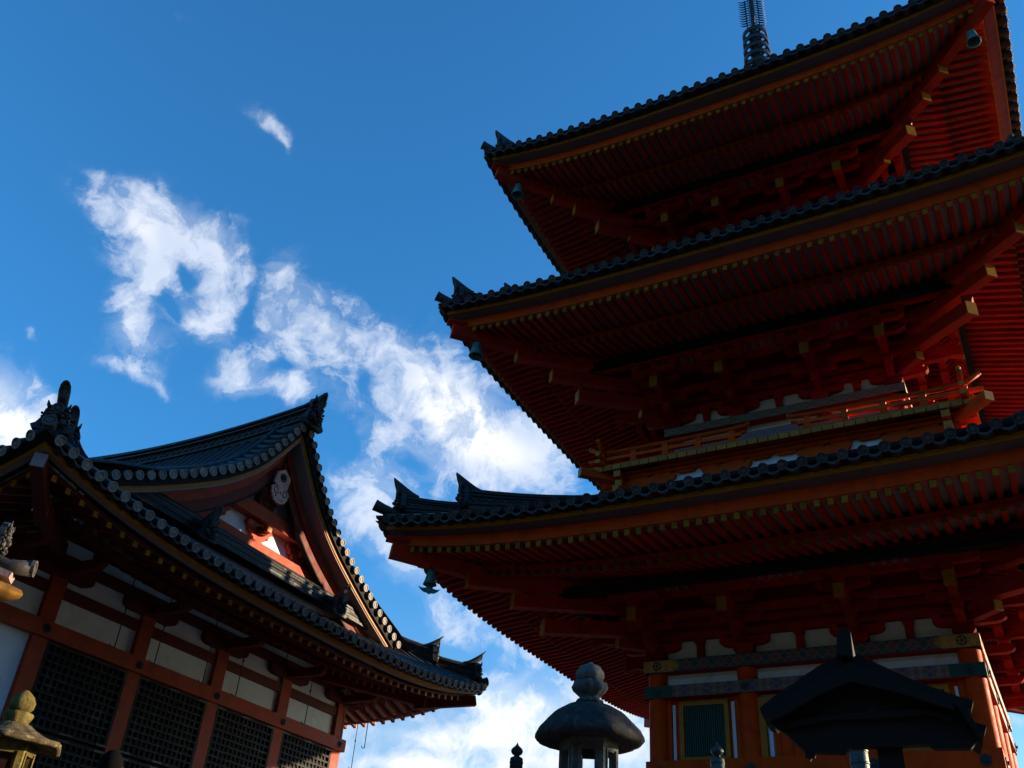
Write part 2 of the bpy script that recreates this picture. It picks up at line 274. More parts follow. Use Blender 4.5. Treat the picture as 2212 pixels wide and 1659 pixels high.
def patbeam(mb,a0,a1,o0,o1,z0,z1,mt,under=RED,v0=0.):
    """beam running along a face whose outer side carries a painted pattern"""
    L=a1-a0; h=z1-z0
    mb.add([(a0,o1,z0),(a1,o1,z0),(a1,o1,z1),(a0,o1,z1)],[(0,1,2,3)],mt,uv=[(0+v0,0),(L+v0,0),(L+v0,h),(v0,h)])
    mb.add([(a0,o0,z0),(a1,o0,z0),(a1,o0,z1),(a0,o0,z1),(a0,o1,z0),(a1,o1,z0),(a1,o1,z1),(a0,o1,z1)],[(0,1,5,4),(1,2,6,5),(2,3,7,6),(3,0,4,7)],under)

# ------------------------------------------------------------------ eaves shared by both buildings
PW=3.2
def zeave(a,A,L): return L*abs(a/A)**PW
def loft_strip(mb,A,D,L,poly,mt,n=30,fade=None):
    rows=[]
    for s in lin(-1,1,n):
        rows.append([(s*(A+o),D+o,L*abs(s)**PW*(1 if fade is None else fade(o))+z) for o,z in poly])
    mb.loft(rows,mt,close=True)
def eave_side(k,A,D,zm,L,pitch,fade,wallo,parent_roof,zb,cx=0,cy=0,red=RED,org=ORG,kz=-.24,zb0=-.385,fl_len=1.15,wr=.084,hr=.105,s1=.1,s2=.25,shadow_strip=False,tip2=None):
    T=sideT(k,cx,cy); TT=lambda a,o,z:T(a,o,z+zm)
    mb=MB(TT)
    loft_strip(mb,A,D,L,[(-.10,.005),(.004,.005),(.004,.087),(-.10,.087)],YEL,fade=fade)
    mb.build('ochre_fascia',parent_roof,zb)
    mb=MB(TT)
    loft_strip(mb,A,D,L,[(-.30,.088),(.01,.088),(.07,.13),(.16,.19),(.17,.245),(-.30,.245)],BLK,fade=fade)
    mb.build('tile_batten',parent_roof,zb)
    mb=MB(TT)
    if shadow_strip: loft_strip(mb,A,D,L,[(-.02,-.002),(-.125,-.02),(-.125,.06),(-.02,.03)],CRM,fade=fade); loft_strip(mb,A,D,L,[(-.126,-.0),(-.25,-.0),(-.25,.06),(-.126,.06)],BLK,fade=fade)  # black strip drawn in place of the shadow gap behind the chalk board
    else: loft_strip(mb,A,D,L,[(-.02,-.002),(-.27,-.035),(-.34,-.035),(-.34,.06),(-.12,.06),(-.02,.02)],CSHADE,fade=fade)
    # soffit boards over the rafters
    k0=kz-.005
    loft_strip(mb,A,D,L,[(-.30,k0),(-.30-fl_len,k0+s1*fl_len),(-.30-fl_len,k0+s1*fl_len+.02),(-.30,k0+.02)],CRM,fade=fade)
    wall_in=-(D-wallo); 
    loft_strip(mb,A,D,L,[(-1.36,zb0+.005),(wall_in,zb0+.005+s2*(-wall_in-1.36)),(wall_in,zb0+.025+s2*(-wall_in-1.36)),(-1.36,zb0+.025)],CRM,fade=fade)
    mb.build('soffit_board',parent_roof,zb)
    mb=MB(TT)
    loft_strip(mb,A,D,L,[(-.25,-.036),(-.25,kz),(-.40,kz),(-.40,-.036)],org,fade=fade)
    mb.build('eave_beam',parent_roof,zb)
    mb=MB(TT)
    loft_strip(mb,A,D,L,[(-1.33,zb0+.005),(-1.33,k0-hr-.01+s1*1.0),(-1.45,k0-hr-.01+s1*1.1),(-1.45,zb0+.005)],red,fade=fade)
    mb.build('rafter_beam',parent_roof,zb)
    for tier,(tip,inn,zt,sl) in enumerate(((-.28,-.30-fl_len,k0-.004,s1),(-1.27,wall_in,zb0,s2))):
        mb=MB(TT); n=int((A+tip-.12)/pitch)
        for i in range(-n,n+1):
            a=i*pitch
            e=max(inn,abs(a)-A+.02)
            if e>tip-.1: continue
            os_=lin(tip,e,4); rows=[]
            for o in os_:
                sv=min(1.,abs(a)/(A+o)); z=L*sv**PW*fade(o)+zt+sl*(tip-o)
                rows.append([(a-wr/2,D+o,z-hr),(a+wr/2,D+o,z-hr),(a+wr/2,D+o,z),(a-wr/2,D+o,z)])
            mb.loft(rows,red,close=True)
            o=tip; sv=min(1.,abs(a)/(A+o)); z=L*sv**PW*fade(o)+zt; g=.003
            ym=(tip2 if tip2 else YEL) if tier else (YTIP if tip2 is YSHADE else YEL)
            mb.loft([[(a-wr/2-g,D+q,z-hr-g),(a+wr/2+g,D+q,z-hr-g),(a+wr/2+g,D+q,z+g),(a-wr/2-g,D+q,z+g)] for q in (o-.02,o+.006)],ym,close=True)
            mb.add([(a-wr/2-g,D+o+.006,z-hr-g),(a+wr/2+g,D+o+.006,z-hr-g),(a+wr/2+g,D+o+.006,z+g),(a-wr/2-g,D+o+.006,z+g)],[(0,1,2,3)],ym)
        mb.build('rafters',parent_roof,zb)
def tile_field(mb,k,A,D,zm,L,pitch,rise,inner,cx=0,cy=0,rt=.088,fade=lambda o:1.,caps=True,ns=6,skip=None,cm=CAP):
    """round tile rows with crested ends, pan tiles between and the sheet under them"""
    T=sideT(k,cx,cy); old=mb.T; mb.T=T
    def zz(a,o): 
        sv=min(1.,abs(a)/(A+o)); return zm+L*sv**PW*fade(o)+.235+rise(-o)
    n=int((A+.10)/pitch)
    rows=[]
    for s in lin(-1,1,36): rows.append([(s*(A+o),D+o,zz(s*(A+o),o)-.01) for o in lin(.17,-inner,ns)])
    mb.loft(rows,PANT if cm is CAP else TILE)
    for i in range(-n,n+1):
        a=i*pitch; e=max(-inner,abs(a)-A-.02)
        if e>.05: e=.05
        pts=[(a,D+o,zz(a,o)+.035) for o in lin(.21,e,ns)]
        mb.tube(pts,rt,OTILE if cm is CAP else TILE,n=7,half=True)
        if caps:
            mb.disc((a,D+.225,zz(a,.2)+.04),(0,1,-.38),rt*1.06,cm)
        if i<n:                        # drooping pan tile end
            vs=[];vs2=[]
            for t in lin(-1,1,5):
                x=a+pitch/2+t*(pitch/2-.05); zc=zz(x,.2)+.005-.05*(1-t*t)
                vs+= [(x,D+.20,zc),(x,D+.20,zc-.045)]; vs2+=[(x,D-.02,zc+.02),(x,D-.02,zc-.02)]
            m0=len(vs); fs=[(2*j,2*j+1,2*j+3,2*j+2) for j in range(4)]+[(2*j,2*j+2,m0+2*j+2,m0+2*j) for j in range(4)]+[(2*j+1,m0+2*j+1,m0+2*j+3,2*j+3) for j in range(4)]
            mb.add(vs+vs2,fs,TILE)
    mb.T=old
def ridge_run(parent,pts,zb,name='corner_ridge',w_=.22,h=.30,rings=True,horn=True,sc=1.,hornlen=.38,face=True,upk=(.8,.45),tubehorn=False):
    """ridge of stacked tiles along pts (top of the roof surface), last point = ogre end"""
    P=[Vector(p) for p in pts]; mb=MB()
    up=[h*(upk[0]+upk[1]*(i/(len(P)-1))**2) for i in range(len(P))]
    dirs=[(P[min(i+1,len(P)-1)]-P[max(i-1,0)]).normalized() for i in range(len(P))]
    side=[Vector((d.y,-d.x,0)).normalized() for d in dirs]
    lay=[(0.,.5),(.17,.5),(.18,.62),(.24,.62),(.25,.42),(.62,.42),(.63,.60),(.70,.60),(.71,.52),(.77,.52),(.78,.66),(.86,.66)]
    rows=[]
    for p,s_,u in zip(P,side,up):
        rows.append([p+s_*(w_*x)+Vector((0,0,u*z-.04)) for z,x in lay]+[p-s_*(w_*x)+Vector((0,0,u*z-.04)) for z,x in reversed(lay)])
    mb.loft(rows,TILE,close=True,ends=True)
    mb.tube([p+Vector((0,0,u*.86-.03)) for p,u in zip(P,up)],w_*.42,TILE,n=8,half=False)
    o=mb.build(name,parent,zb)
    if rings:
        mb=MB(); tot=sum((P[i+1]-P[i]).length for i in range(len(P)-1)); n=max(4,int(tot/(.16*sc)))
        for j in range(n):
            t=(j+.5)/n*(len(P)-1); i=min(int(t),len(P)-2); q=P[i].lerp(P[i+1],t-i); u=up[i]+(up[i+1]-up[i])*(t-i); s_=side[i]; d=dirs[i]
            for sg in (-1,1):
                for rr,dz in ((.085*sc,.30),(.085*sc,.48)):
                    c=q+s_*(w_*.44*sg)+Vector((0,0,u*dz-.04))+d*(0 if dz<.4 else .08*sc)
                    rows=[]
                    for k in range(9):
                        an=pi*k/8; e=(d*cos(an)+Vector((0,0,1))*sin(an))
                        rows.append([c+e*(rr-.014*sc)+s_*(.015*sg),c+e*(rr+.014*sc)+s_*(.015*sg),c+e*(rr+.014*sc),c+e*(rr-.014*sc)])
                    mb.loft(rows,CAP,close=True)
        mb.build('pierced_rings',parent,zb)
    end=P[-1]; d=Vector((dirs[-1].x,dirs[-1].y,0)).normalized(); s_=side[-1]; H=up[-1]*1.0
    if face: ogre(parent,end+Vector((0,0,-.05)),d,s_,H*1.25,zb,sc)
    if horn:
        mb=MB(); b0=end+Vector((0,0,H*.92)); pts2=[];rs=[]
        for t in lin(0,1,8):
            pts2.append(b0+d*((-.30+.42*t)*sc)+Vector((0,0,hornlen*((.10*t+.52*t**1.55) if not tubehorn else (.06*t+.70*t**1.8))))); rs.append((.075+.02*t)*sc*(.85 if tubehorn else 1.))
        rows=[]
        for i,(q,r_) in enumerate(zip(pts2,rs)):
            rz=r_*(1+(.5 if tubehorn else 1.5)*(i/7)**2); q=q-Vector((0,0,(rz-r_)*.75)); rows.append([q+s_*(r_*cos(2*pi*j/12))+Vector((0,0,rz*sin(2*pi*j/12)))+d*(.10*sc*(i/7)**3*max(0,sin(2*pi*j/12))) for j in range(12)])
        e_=rows[-1]; cc_=sum(e_,Vector())/12
        for f_,dd_ in ((.97,.015),(.72,.015),(.66,-.01),(.02,-.01)): rows.append([cc_+(q-cc_)*f_+d*dd_*sc for q in e_])
        mb.loft(rows[:8],TILE,close=True); mb.loft(rows[7:],CAP,close=True)
        mb.build('horn_tile',parent,zb)
def ogre(parent,c,d,s_,H,zb,sc=1.):
    """ogre-mask tile: flared plate, brow, eyes, nose, teeth, horns and a crested disc"""
    mb=MB(); c=Vector(c); Z=Vector((0,0,1)); W=.27*sc
    out=[(-1.25,0),(-1.45,.12),(-1.15,.22),(-.92,.45),(-.85,.75),(-.6,.95),(0,1.05),(.6,.95),(.85,.75),(.92,.45),(1.15,.22),(1.45,.12),(1.25,0)]
    mb.prism([(u*W*.72,v*H) for u,v in out],lambda u,v,t:c+s_*u+Z*v+d*(-.04*sc+.10*sc*t),TILE)
    F=lambda u,v,w_:c+s_*(u*W)+Z*(v*H)+d*(.06*sc+w_*sc)
    def e(u,v,w_,ru,rv,rw,mt=TILE):
        q=F(u,v,w_); old=mb.T; mb.T=lambda x,y,z:q+s_*x+d*y+Z*z; mb.ell((0,0,0),(ru*W,rw*sc,rv*H),mt,8,6); mb.T=old
    for g in (-1,1):
        e(.26*g,.56,.03,.17,.09,.06); e(.26*g,.56,.075,.07,.05,.03,CAP); e(.30*g,.66,.04,.24,.055,.06); e(.40*g,.34,.03,.20,.13,.05)
        mb.tube([F(.36*g,.78,.02),F(.50*g,.90,.05),F(.56*g,1.04,.06)],[.035*sc,.025*sc,.006*sc],TILE,6)
        for q in range(4): e(.52*g+.05*g*q,.18+.13*q,.02,.07,.045,.03)
        e(.12*g,.21,.10,.03,.045,.02,CAP); e(.30*g,.20,.08,.035,.06,.02,CAP)
    e(0,.43,.07,.15,.11,.07); e(0,.24,.05,.42,.06,.05); e(0,.13,.05,.34,.05,.05)
    mb.disc(F(0,.80,.07),d,.085*sc,CAP,th=.05*sc)
    mb.build('ogre_tile',parent,zb)
def corner_cap(parent,c,d,zb,L=.62,r=.10,name='corner_tile'):
    mb=MB(); c=Vector(c); d=Vector((d[0],d[1],0)).normalized(); pts=[c+d*(L*t)+Vector((0,0,.10*t*t+.02*t)) for t in lin(0,1,5)]
    mb.tube(pts,[r*.8,r*.85,r*.9,r,r*1.1],TILE,12); dd=(pts[-1]-pts[-2]).normalized(); mb.disc(pts[-1]+dd*.03,dd,r*1.15,CAP,th=.03)
    mb.build(name,parent,zb)
def boat_arm(mb,c,u,half,z0,z1,wd,mt,em=None):
    """bracket arm with its lower corners rounded; c centre, u direction (2-D)"""
    h=z1-z0; u=Vector((u[0],u[1],0)).normalized(); s_=Vector((-u.y,u.x,0)); c=Vector((c[0],c[1],0))
    poly=[(-half,h),(-half,h*.45),(-half+.05,h*.18),(-half+.16,0),(half-.16,0),(half-.05,h*.18),(half,h*.45),(half,h)]
    mb.prism(poly,lambda a,v,t:c+u*a+s_*(wd*(t-.5))+Vector((0,0,z0+v)),mt)
    if em: 
        for g in (-1,1): mb.prism([(g*half,h),(g*half,h*.4),(g*(half+.006),h*.4),(g*(half+.006),h)],lambda a,v,t:c+u*a+s_*(wd*(t-.5))+Vector((0,0,z0+v)),em)
def bearing(mb,x,y,z0,w_,h,mt):    # bearing block: square top, pinched base
    mb.tbox(x,y,z0,z0+h*.42,w_*.68,w_,mt); mb.tbox(x,y,z0+h*.42,z0+h,w_,w_,mt)
def hexnail(mb,a,o,z,r,mt=IRON):   # hexagonal nail cover on a face whose normal is the o axis
    mb.prism([(cos(pi/3*i+pi/6)*r,sin(pi/3*i+pi/6)*r) for i in range(6)],lambda u,v,t:(a+u,o+.02*t,z+v),mt)
    mb.prism([(cos(pi/4*i)*r*.35,sin(pi/4*i)*r*.35) for i in range(8)],lambda u,v,t:(a+u,o+.02+.03*t,z+v),mt)
# ------------------------------------------------------------------ PAGODA
PG=(6.9,18.6136,-.5367); ZB=2.25
pag=thing('pagoda','tall vermilion three-storey pagoda with tiled roofs, filling the right side','pagoda',(PG[0],PG[1],ZB),PG[2])
def pgw(x,y,z):
    c,s=cos(PG[2]),sin(PG[2]); return (PG[0]+c*x-s*y,PG[1]+s*x+c*y,z)
def part(mb,name,parent=pag,label=None,zb=ZB): return mb.build(name,parent,zb,label)
tiers=[dict(E=6.60,zm=6.80,zc=7.17,B=2.70,c=1.0,bt=5.44,inner=3.4,slope=(.36,.012),pit=.205,tp=.295),
       dict(E=6.16,zm=12.20,zc=12.45,B=2.32,c=.88,bt=10.69,inner=3.4,slope=(.31,.026),pit=.20,tp=.29),
       dict(E=5.72,zm=17.15,zc=17.55,B=2.05,c=.77,bt=15.62,inner=5.3,slope=(.30,.055),pit=.195,tp=.285)]
tiers[0]['zm']=6.79; tiers[2]['zm']=17.12
for ti,t in enumerate(tiers):
    E,zm,B=t['E'],t['zm'],t['B']; L=t['zc']-zm
    fade=lambda o,E=E:max(.25,1+o/(E*.75)) if o<0 else 1.
    rise=lambda d,s=t['slope']: (s[0]*d+s[1]*d*d) if d>0 else s[0]*d
    mb=MB()
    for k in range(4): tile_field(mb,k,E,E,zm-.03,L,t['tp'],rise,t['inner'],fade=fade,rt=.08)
    roof=part(mb,'roof',label=['lowest tiled roof','middle tiled roof','topmost tiled roof'][ti])
    for k in range(4): eave_side(k,E,E,zm,L,t['pit'],fade,B+.05,roof,0,tip2=YSHADE)
    # hips
    for k in range(4):
        T=sideT(k)
        def hp(o,dz=0.):     # point over the hip at offset o
            z=zm+L*fade(o)+.235+rise(-o)+dz; return Vector(T(E+o,E+o,z))
        inn=-t['inner']
        ridge_run(roof,[hp(o,(.10,-.04,-.22)[ti]+.10*max(0,(o+3)/2.)**2) for o in lin(inn,-1.02,7)],0,w_=.24,h=.34,hornlen=(.36,.30,.22)[ti])
        ridge_run(roof,[hp(o,.06+.06*max(0,(o+1.4))**1.5) for o in lin(-1.05,-.16,5)],0,w_=.22,h=.27)
        q=hp(-.25,.02); d=Vector(T(1,1,0)); corner_cap(roof,q,d,0)
        # hip rafters
        mb=MB(); 
        p=lambda o,z:Vector(T(E+o,E+o,z))
        zz=zm+L
        mb.beam(p(-2.2,zm-.30),p(-.10,zz-.40),.20,.26,RED,em=ORG); mb.beam(p(-.75,zz-.215),p(-.02,zz-.175),.24,.05,RED)
        mb.beam(p(-(E-B),zm-.02),p(-1.15,zm+L*.6-.56),.22,.28,RED,em=YEL)
        part(mb,'hip_rafter',roof,zb=0)
    for ch in [o for o in roof.children]: ch.location=(0,0,0)
    # ---- body
    mb=MB(); zb0=(2.25,8.3,13.6)[ti]
    mb.box(-B+.06,B-.06,-B+.06,B-.06,zb0,zm+.55,WHT); mb.box(-B+.03,B-.03,-B+.03,B-.03,t['bt']+.40,zm+.4,RED); wall=part(mb,'wall',label='white plaster wall of the %s storey'%('lowest','middle','top')[ti])
    bt=t['bt']; cols=[-B,-t['c'],t['c'],B]
    for k in range(4):
        T=sideT(k)
        # tie rails of the wall above the head beam
        for o,z in ((B+.02,bt+.62),(B+.02,bt+.40),(B+.47,bt+.66),(B+.92,bt+.92),(B+1.30,bt+1.06)):
            mb=MB(T); mb.box(-o-.1,o+.1,o-.07,o+.07,z,z+.13,RED); part(mb,'tie_rail',zb=ZB)
        mb=MB(T); pz=zm-.235; P=B+1.42
        mb.box(-P,P,P-.08,P+.08,pz-.16,pz,BLK); mb.box(-P,P,P-.13,P-.09,pz-.13,pz-.10,IRON); mb.box(-P,P,B+.99,P-.14,bt+1.15,bt+1.17,BLK)
        part(mb,'purlin',label='dark purlin under the rafters')
        # slanting ceiling with ribs between two outer rails
        mb=MB(T)
        mb.add([(-B,B+.98,bt+1.02),(B,B+.98,bt+1.02),(B,P-.12,bt+1.20),(-B,P-.12,bt+1.20)],[(0,1,2,3)],CRM)
        n=int(2*B/.17)
        for i in range(n+1):
            a=-B+2*B*i/n; mb.beam(T(0,0,0) and (a,B+.98,bt+.99),(a,P-.12,bt+1.17),.09,.05,RED)
        part(mb,'ribbed_ceiling')
        for ci,a in enumerate(cols):
            corner=ci in(0,3)
            if corner and k in(1,3) : continue_diag=True
            mb=MB(T)
            bearing(mb,a,B+.0,bt,.36,.20,RED)
            boat_arm(mb,(a,B+.0),(1,0),.46,bt+.20,bt+.36,.15,RED); boat_arm(mb,(a,B+.25),(0,1),.42,bt+.205,bt+.355,.14,RED)
            for q in (-.40,0,.40): bearing(mb,a+q,B+.0,bt+.36,.17,.10,RED)
            bearing(mb,a,B+.52,bt+.36,.19,.12,RED)
            boat_arm(mb,(a,B+.47),(1,0),.46,bt+.48,bt+.63,.15,RED); boat_arm(mb,(a,B+.5),(0,1),.66,bt+.46,bt+.60,.14,RED)
            for q in (-.40,0,.40): bearing(mb,a+q,B+.47,bt+.63,.17,.10,RED)
            bearing(mb,a,B+.97,bt+.60,.19,.12,RED)
            boat_arm(mb,(a,B+.92),(1,0),.46,bt+.72,bt+.87,.15,RED)
            for q in (-.40,0,.40): bearing(mb,a+q,B+.92,bt+.87,.17,.10,RED)
            zt=bt+.54 if ti==0 else zm-.97
            if True:
                mb.beam((a,B-.1,zt+.42),(a,B+1.36,zt),.17,.25,RED,em=YEL,plumb=True)
            bearing(mb,a,B+1.24,zt+.15,.19,.12,RED)
            z3=zt+.27; boat_arm(mb,(a,B+1.24),(1,0),.50,z3,z3+.14,.15,RED)
            for q in (-.43,0,.43): bearing(mb,a+q,B+1.24,z3+.14,.17,.10,RED)
            part(mb,'bracket_set',label='corner bracket set' if corner else None)
        # corner diagonal arms
        mb=MB(); p=lambda r,z:Vector(T(r,r,z))
        zt=zm-(1.0,1.15,.92)[ti]
        mb.beam(p(B-.2,zt+.32),p(B+1.66,zt),.22,.27,RED,em=YEL,plumb=True)
        mb.beam(p(B,zt+.72),p(B+2.10,zt+.40),.20,.25,RED,em=YEL,plumb=True)
        mb.beam(p(B,bt+.28),p(B+.60,bt+.28),.15,.16,RED,em=YEL); mb.beam(p(B,bt+.54),p(B+1.05,bt+.54),.16,.18,RED,em=YEL)
        q=T(B+1.62,B+1.62,0); bearing(mb,q[0],q[1],zt+.15,.20,.12,RED)
        part(mb,'diagonal_bracket')
        # strut and white panels between the bracket sets
        mb=MB(T)
        for a in ((cols[0]+cols[1])/2,0,(cols[2]+cols[3])/2):
            mb.box(a-.07,a+.07,B-.06,B+.03,bt,bt+.30,RED); bearing(mb,a,B+.0,bt+.29,.19,.11,RED)
        part(mb,'short_strut')
# ---- lowest storey
B=2.70; cols=[-B,-1.0,1.0,B]
zn=3.54
for k in range(4):
    T=sideT(k)
    for ci,a in enumerate(cols[:3] if True else cols):
        mb=MB(); x,y,_=T(a,B,0); mb.lathe([(.19,2.25),(.185,3.6),(.18,5.21)],ORG,(x,y,0),20); part(mb,'column')
    mb=MB(T); patbeam(mb,-2.90,2.90,B-.05,B+.21,5.215,5.44,PAT1); 
    for g in(-1,1):
        a0,a1=sorted((g*2.902,g*2.33)); mb.box(a0,a1,B+.05,B+.216,5.222,5.433,GOLD)
        mb.prism([(g*2.33,5.433),(g*2.33,5.222),(g*2.24,5.27),(g*2.20,5.33),(g*2.24,5.39)],lambda u,v,t:(u,B+.21+.006*t,v),GOLD)
        mb.prism([(cos(pi/8*i)*.085+g*2.64,sin(pi/8*i)*.085+5.33) for i in range(16)],lambda u,v,t:(u,B+.216+.004*t,v),PAT1 if False else IRON)
        for q in range(5):
            an=q*2*pi/5; mb.prism([(cos(pi/4*i)*.022+g*2.64+cos(an)*.045,sin(pi/4*i)*.022+5.33+sin(an)*.045) for i in range(8)],lambda u,v,t:(u,B+.220+.003*t,v),GOLD)
    part(mb,'painted_head_beam',label='blue rosette beam with gilt ends')
    mb=MB(T); patbeam(mb,-2.895,2.895,B-.05,B+.205,4.75,4.965,PAT2)
    for g in(-1,1):
        a0,a1=sorted((g*2.897,g*2.36)); mb.box(a0,a1,B+.04,B+.211,4.757,4.958,GRN); hexnail(mb,g*2.66,B+.211,4.86,.085)
    for a in (-1.0,1.0): hexnail(mb,a,B+.205,4.86,.09)
    part(mb,'painted_tie_beam',label='purple hexagon beam')
    mb=MB(T)
    mb.box(-B+.16,-1.18,B-.06,B-.02,4.97,5.21,WHT); mb.box(-.82,.82,B-.06,B-.02,4.97,5.21,WHT); mb.box(1.18,B-.16,B-.06,B-.02,4.97,5.21,WHT)
    part(mb,'upper_panel')
    mb=MB(T); mb.box(-2.893,2.893,B-.05,B+.20,3.27,zn+.11,ORG)
    for a in (-B+.06,-1.0,1.0,B-.06): hexnail(mb,a,B+.20,3.47,.095)
    part(mb,'waist_beam')
    mb=MB(T); mb.box(-2.93,2.93,B-.05,B+.17,2.3,2.55,ORG); part(mb,'sill_beam')
    for g in(-1,1):
        mb=MB(T); f=lambda a:g*a
        def bx(a0,a1,o0,o1,z0,z1,mt): a0,a1=sorted((g*a0,g*a1)); mb.box(a0,a1,o0,o1,z0,z1,mt)
        bx(1.15,2.55,B-.06,B-.03,2.4,4.75,ORG)
        win=MB(T)
        def wb(a0,a1,o0,o1,z0,z1,mt,m=None): a0,a1=sorted((g*a0,g*a1)); (m or win).box(a0,a1,o0,o1,z0,z1,mt)
        part(mb,'orange_wall_panel')
        wb(1.38,2.30,B-.03,B+.04,4.62,4.71,YEL); wb(1.38,2.30,B-.03,B+.04,3.66,3.73,YEL); wb(1.38,1.46,B-.03,B+.038,3.73,4.62,YEL); wb(2.22,2.30,B-.03,B+.038,3.73,4.62,YEL)
        wo=part(win,'window')
        l=MB(T); n=18
        wb(1.46,2.22,B-.03,B-.02,3.73,4.62,BLK,l)
        for i in range(n): c_=1.47+(i+.5)*.74/n; wb(c_-.014,c_+.014,B-.02,B+.015,3.73,4.62,GRN,l)
        part(l,'green_lattice',wo,zb=0)
        s=MB(T); wb(1.27,1.33,B-.03,B+.01,3.65,4.66,WHT,s); wb(2.38,2.43,B-.03,B+.01,3.65,4.66,WHT,s); part(s,'white_strip')
        s=MB(T); wb(1.16,1.25,B-.03,B+.03,2.5,4.75,ORG,s); wb(2.45,2.53,B-.03,B+.03,2.5,4.75,ORG,s); part(s,'jamb')
    # doors of the middle bay
    mb=MB(T); mb.box(-.84,.84,B-.03,B+.07,4.58,4.68,YEL); mb.box(-.84,-.72,B-.03,B+.068,2.5,4.58,YEL); mb.box(.72,.84,B-.03,B+.068,2.5,4.58,YEL); fr=part(mb,'door_frame')
    mb=MB(T); mb.box(-.80,-.86,B,B,0,0,ORG) if False else None
    for g in(-1,1):
        d=MB(T); a0,a1=sorted((g*.005,g*.60)); d.box(a0,a1,B-.05,B+.0,2.5,4.55,ORG)
        for q in range(3): c_=g*(.10+q*.2); d.box(c_-.008,c_+.008,B,B+.006,2.5,4.55,RED)
        part(d,'door')
        s=MB(T); a0,a1=sorted((g*.62,g*.69)); s.box(a0,a1,B-.04,B+.02,2.5,4.4,WHT); part(s,'white_strip')
